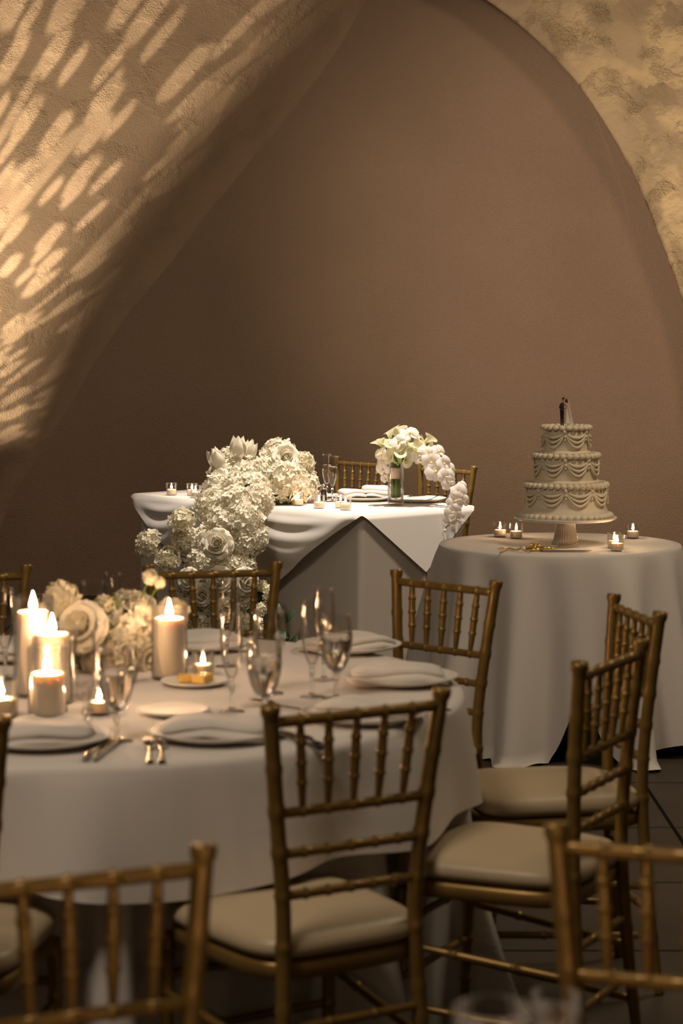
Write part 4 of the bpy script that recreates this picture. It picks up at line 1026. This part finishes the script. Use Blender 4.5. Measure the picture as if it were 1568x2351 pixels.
for k, (R, h, nsw) in enumerate([(0.150, 0.128, 9), (0.117, 0.110, 8), (0.083, 0.104, 6)]):
    fl = 0.016 if k == 0 else 0.0
    tier = MB().lathe([(0, tz), (R + fl * 1.4, tz), (R + fl, tz + 0.014), (R + fl * 0.4, tz + 0.03), (R, tz + 0.045), (R, tz + h - 0.008), (R - 0.003, tz + h - 0.002), (R - 0.008, tz + h), (0, tz + h)], 72).build('cake_tier', M['icing'], cake)
    ns = int(2 * pi * R / 0.0235)
    for i in range(ns):   # shell border round the top edge
        a = 2 * pi * i / ns
        put('icing_shell', SHELL, tier, mtx=Matrix.Rotation(a, 4, 'Z') @ Matrix.Translation((0, -(R + 0.001), tz + h - 0.012)) @ Matrix.Rotation(0.35, 4, 'X'))
    if k == 0:
        n0 = 40
        for i in range(n0):   # shells round the foot of the cake
            a = 2 * pi * i / n0
            put('icing_shell', SHELL, tier, mtx=Matrix.Rotation(a, 4, 'Z') @ Matrix.Translation((0, -(R + 0.016), tz)) @ Matrix.Rotation(0.3, 4, 'X') @ Matrix.Scale(1.05, 4))
    else:
        ro = []
        MB().lathe([(R - 0.002, tz), (R + 0.009, tz + 0.001), (R + 0.011, tz + 0.006), (R + 0.006, tz + 0.012), (R - 0.002, tz + 0.014)], 90, rf=lambda a, z: 1 + 0.012 * cos(44 * a)).build('icing_border', M['icing'], tier)
    me = swag_mesh(R, pi / nsw * 0.92, 0.045, k)
    for i in range(nsw):
        a = 2 * pi * (i + 0.35) / nsw
        put('icing_swag', me, tier, mtx=Matrix.Rotation(a, 4, 'Z') @ Matrix.Translation((0, 0, tz + h - 0.024)))
        b = a + pi / nsw
        for dz, ss in ((-0.020, 1.05), (-0.036, 0.9), (-0.049, 0.7)):
            put('icing_rosette', ROSETTE, tier, mtx=Matrix.Rotation(b, 4, 'Z') @ Matrix.Translation((0, -R, tz + h + dz)) @ Matrix.Rotation(pi / 2, 4, 'X') @ Matrix.Scale(ss, 4))
    tz += h + 0.0003
TOPZ = CZ + tz

def skin_figure(name, joints, bones, mats, parent, pick=None, levels=2):
    me = D.meshes.new(name); me.from_pydata([j[0] for j in joints], bones, [])
    o = D.objects.new(name, me); COL.objects.link(o)
    sk = o.modifiers.new('skin', 'SKIN'); sk.use_smooth_shade = True
    for v, j in zip(me.skin_vertices[0].data, joints): v.radius = (j[1], j[1]) if not hasattr(j[1], '__len__') else j[1]
    me.skin_vertices[0].data[0].use_root = True
    sb = o.modifiers.new('sub', 'SUBSURF'); sb.levels = levels
    dg = bpy.context.evaluated_depsgraph_get(); ev = o.evaluated_get(dg)
    nm = D.meshes.new_from_object(ev); nm.name = name
    D.objects.remove(o)
    for m in mats: nm.materials.append(m)
    for p in nm.polygons:
        p.use_smooth = True; p.material_index = pick(p.center) if pick else 0
    return put(name, nm, parent)

tp = thing('cake_topper', 'bride and groom figurine kissing on top of the cake', 'figurine', (SX - 0.010, SY - 0.02, TOPZ))
S = 0.00122
def J(x, y, z, r): return ((x * S, y * S, z * S), r * S)
gj = [J(-7, 0, 45, 5.2), J(-7.5, 0, 56, 6.6), J(-8, 0, 66, 7.4), J(-5, 0, 73, 3.0), J(-3.5, 0, 76, 2.2), J(-2.0, 0, 82, 4.3), J(-1.2, 0, 86, 3.6),
      J(-9.5, 1, 40, 3.8), J(-9.5, 1, 22, 3.0), J(-9, 1, 4, 2.3), J(-7.5, -3, 1.6, 1.9), J(-4.5, -1, 40, 3.8), J(-4.0, -1, 22, 3.0), J(-3.5, -1, 4, 2.3), J(-2.5, -5, 1.6, 1.9),
      J(-12, -4, 68, 3.0), J(-15, -6, 57, 2.6), J(-8, -9, 49, 2.0), J(1, -7, 48, 1.5), J(-7, 6, 68, 2.8), J(-5, 8, 57, 2.3), J(4, 6, 54, 1.7)]
gb = [(0, 1), (1, 2), (2, 3), (3, 4), (4, 5), (5, 6), (0, 7), (7, 8), (8, 9), (9, 10), (0, 11), (11, 12), (12, 13), (13, 14), (2, 15), (15, 16), (16, 17), (17, 18), (2, 19), (19, 20), (20, 21)]
def gpick(c):
    c = c / (S * 1000)
    if c.z > 0.0745: return 1
    if c.x > -0.0015 and 0.040 < c.z < 0.06: return 1
    return 0
gr = skin_figure('groom', gj, gb, [M['suit'], M['skin']], tp, gpick); gr['label'] = 'groom in a black suit'
MB().lathe([(0, 0.0050), (0.0026, 0.0044), (0.0042, 0.0022), (0.0047, -0.0004), (0.0040, -0.0028), (0.002, -0.004)], 16).build('hair', M['hair'], gr, loc=(-0.0030 * 1.22, 0.0008, 0.0848 * 1.22)).scale = (1.22,) * 3
bj = [J(8, 0, 52, 4.0), J(7.5, 0, 60, 4.6), J(7.5, 0, 66, 4.6), J(7, 0, 71, 2.6), J(6.2, 0, 73.5, 1.9), J(4.8, 0, 78.5, 3.9), J(4.0, 0, 82, 3.2),
      J(7.5, -5, 66, 2.0), J(6, -7.5, 58, 1.7), J(0, -7, 52, 1.4), J(7.5, 5, 66, 2.0), J(4, 7, 63, 1.7), J(-3, 6, 68, 1.4), J(8, 0, 44, 4.5), J(8.5, 0, 30, 6.0), J(9.5, 0, 14, 8.5), J(10.5, 0, 4, 11.0)]
bbn = [(0, 1), (1, 2), (2, 3), (3, 4), (4, 5), (5, 6), (2, 7), (7, 8), (8, 9), (2, 10), (10, 11), (11, 12), (0, 13), (13, 14), (14, 15), (15, 16)]
br = skin_figure('bride', bj, bbn, [M['gown'], M['skin']], tp, lambda c: 1 if (c.z > 0.0675 * S * 1000 or (abs(c.y) > 0.0048 * S * 1000 and c.z > 0.046 * S * 1000)) else 0); br['label'] = 'bride in a white gown'
MB().lathe([(0, 0.0048), (0.0028, 0.004), (0.0045, 0.0015), (0.0048, -0.0018), (0.0038, -0.0060), (0.0015, -0.0075)], 16).build('hair', M['hair'], br, loc=(0.0066 * 1.22, 0.0002, 0.0802 * 1.22)).scale = (1.22,) * 3
def veil(u, v):
    a = -1.35 + 2.7 * u; r = 0.0052 + 0.0105 * v ** 1.1 + 0.0012 * sin(9 * u * pi) * v
    return (0.0075 + 0.006 * v + r * cos(a), r * sin(a), 0.0845 - 0.082 * v)
MB().grid(veil, 26, 14).build('veil', M['veil'], br).scale = (1.22,) * 3

# knife and server with gold ribbon
kn = thing('cake_knife', 'dark cake knife with a gold ribbon bow lying before the cake stand', 'knife', (0.716, 8.229, 0.758), -0.02)
k1 = (0.730, 8.175, 0.757); k2 = (0.915, 8.175, 0.757); s1 = (0.779, 8.255, 0.757); s2 = (0.889, 8.386, 0.775); kb = (0.716, 8.229, 0.758)
def local(p): 
    q = Vector(p) - Vector(kb); return Matrix.Rotation(0.02, 3, 'Z') @ q
a, b = local(k1), local(k2); d = (b - a); nrm = Vector((-d.y, d.x, 0)).normalized(); zb = 0.004
def blade(u, v):
    w = 0.014 * min(1.0, (1 - u) * 5) ** 0.6 + 0.001
    p = a.lerp(b, u) + nrm * (v - 0.5) * 2 * w; return (p.x, p.y, zb + 0.0012 * (1 - abs(2 * v - 1)))
mbk = MB(); mbk.grid(blade, 16, 5); mbk.grid(lambda u, v: (blade(u, 1 - v)[0], blade(u, 1 - v)[1], zb - 0.001), 16, 5); mbk.build('blade', M['dark_steel'], kn)
MB().tube([tuple(a + Vector((-0.055, 0.010, 0.008))), tuple(a + Vector((-0.02, 0.004, 0.008))), tuple(a + Vector((0.006, 0, 0.006)))], [0.007, 0.0065, 0.004], 10).build('handle', M['ribbon'], kn)
rr = random.Random(3); mbr = MB()
for L in range(9):   # loops of the bow
    ang = L * 2 * pi / 9; el = rr.uniform(0.2, 1.1)
    dr = Vector((cos(ang) * cos(el), sin(ang) * cos(el), sin(el)))
    sd = dr.cross(Vector((0, 0, 1))).normalized()
    pts = [dr * 0.027 * sin(pi * t / 8) ** 0.7 * (1 if True else 0) + sd * 0.010 * sin(2 * pi * t / 8) for t in range(9)]
    mbr.tube([tuple(Vector((p.x, p.y, max(p.z * 0.9, -0.002))) + Vector((0, 0, 0.005))) for p in pts], 0.0018, 6)
o = mbr.build('ribbon_bow', M['ribbon'], kn, loc=tuple(local((0.712, 8.225, 0.760)))); o['label'] = 'gold wired ribbon bow'
for pts in ([(0.704, 8.237, 0.762), (0.679, 8.210, 0.768), (0.669, 8.282, 0.764), (0.643, 8.205, 0.762), (0.624, 8.250, 0.764), (0.602, 8.250, 0.764), (0.578, 8.237, 0.762)],
            [(0.701, 8.205, 0.762), (0.675, 8.122, 0.764), (0.655, 8.158, 0.770), (0.632, 8.186, 0.764), (0.617, 8.237, 0.762), (0.583, 8.122, 0.764), (0.575, 8.095, 0.762)]):
    MB().tube(spline([tuple(local(p)) for p in pts], 40), 0.0022, 6).build('ribbon_tail', M['ribbon'], kn)
sv = thing('cake_server', 'gold-handled cake server slanting behind the cake knife', 'cake server', s1)
a2, b2 = Vector((0, 0, 0.004)), Vector(s2) - Vector(s1); d2 = b2 - a2; n2 = Vector((-d2.y, d2.x, 0)).normalized()
def serve(u, v):
    w = 0.005 + 0.022 * sstep(u, 0.25, 0.5) * min(1, (1 - u) * 2.2 + 0.05)
    p = a2.lerp(b2, u) + n2 * (v - 0.5) * 2 * w; return (p.x, p.y, p.z + 0.004 * sin(pi * u))
ms = MB(); ms.grid(serve, 20, 5); ms.grid(lambda u, v: (serve(u, 1 - v)[0], serve(u, 1 - v)[1], serve(u, v)[2] - 0.0015), 20, 5); ms.build('blade', M['ribbon'], sv)
MB().tube([tuple(Vector(local(s1)) * 0 + Vector((-0.05, 0.012, 0.006))), (-0.02, 0.004, 0.006), (0.006, 0.003, 0.005)], [0.0055, 0.005, 0.0035], 9).build('handle', M['ribbon'], sv)

# candles on the table nearest the viewer, just below the frame: they light the two near chair backs
pillar('pillar candle on the nearest table, below the photo edge on the left', (-0.20, 1.95, TZ), 0.036, 0.148, 0.045, 0.150)
pillar('pillar candle on the nearest table, below the photo edge on the right', (0.42, 1.98, TZ), 0.036, 0.090, 0.045, 0.150)
votive('glass votive on the nearest table, below the photo edge', (0.24, 2.16, TZ), 'votive candles on the nearest table')
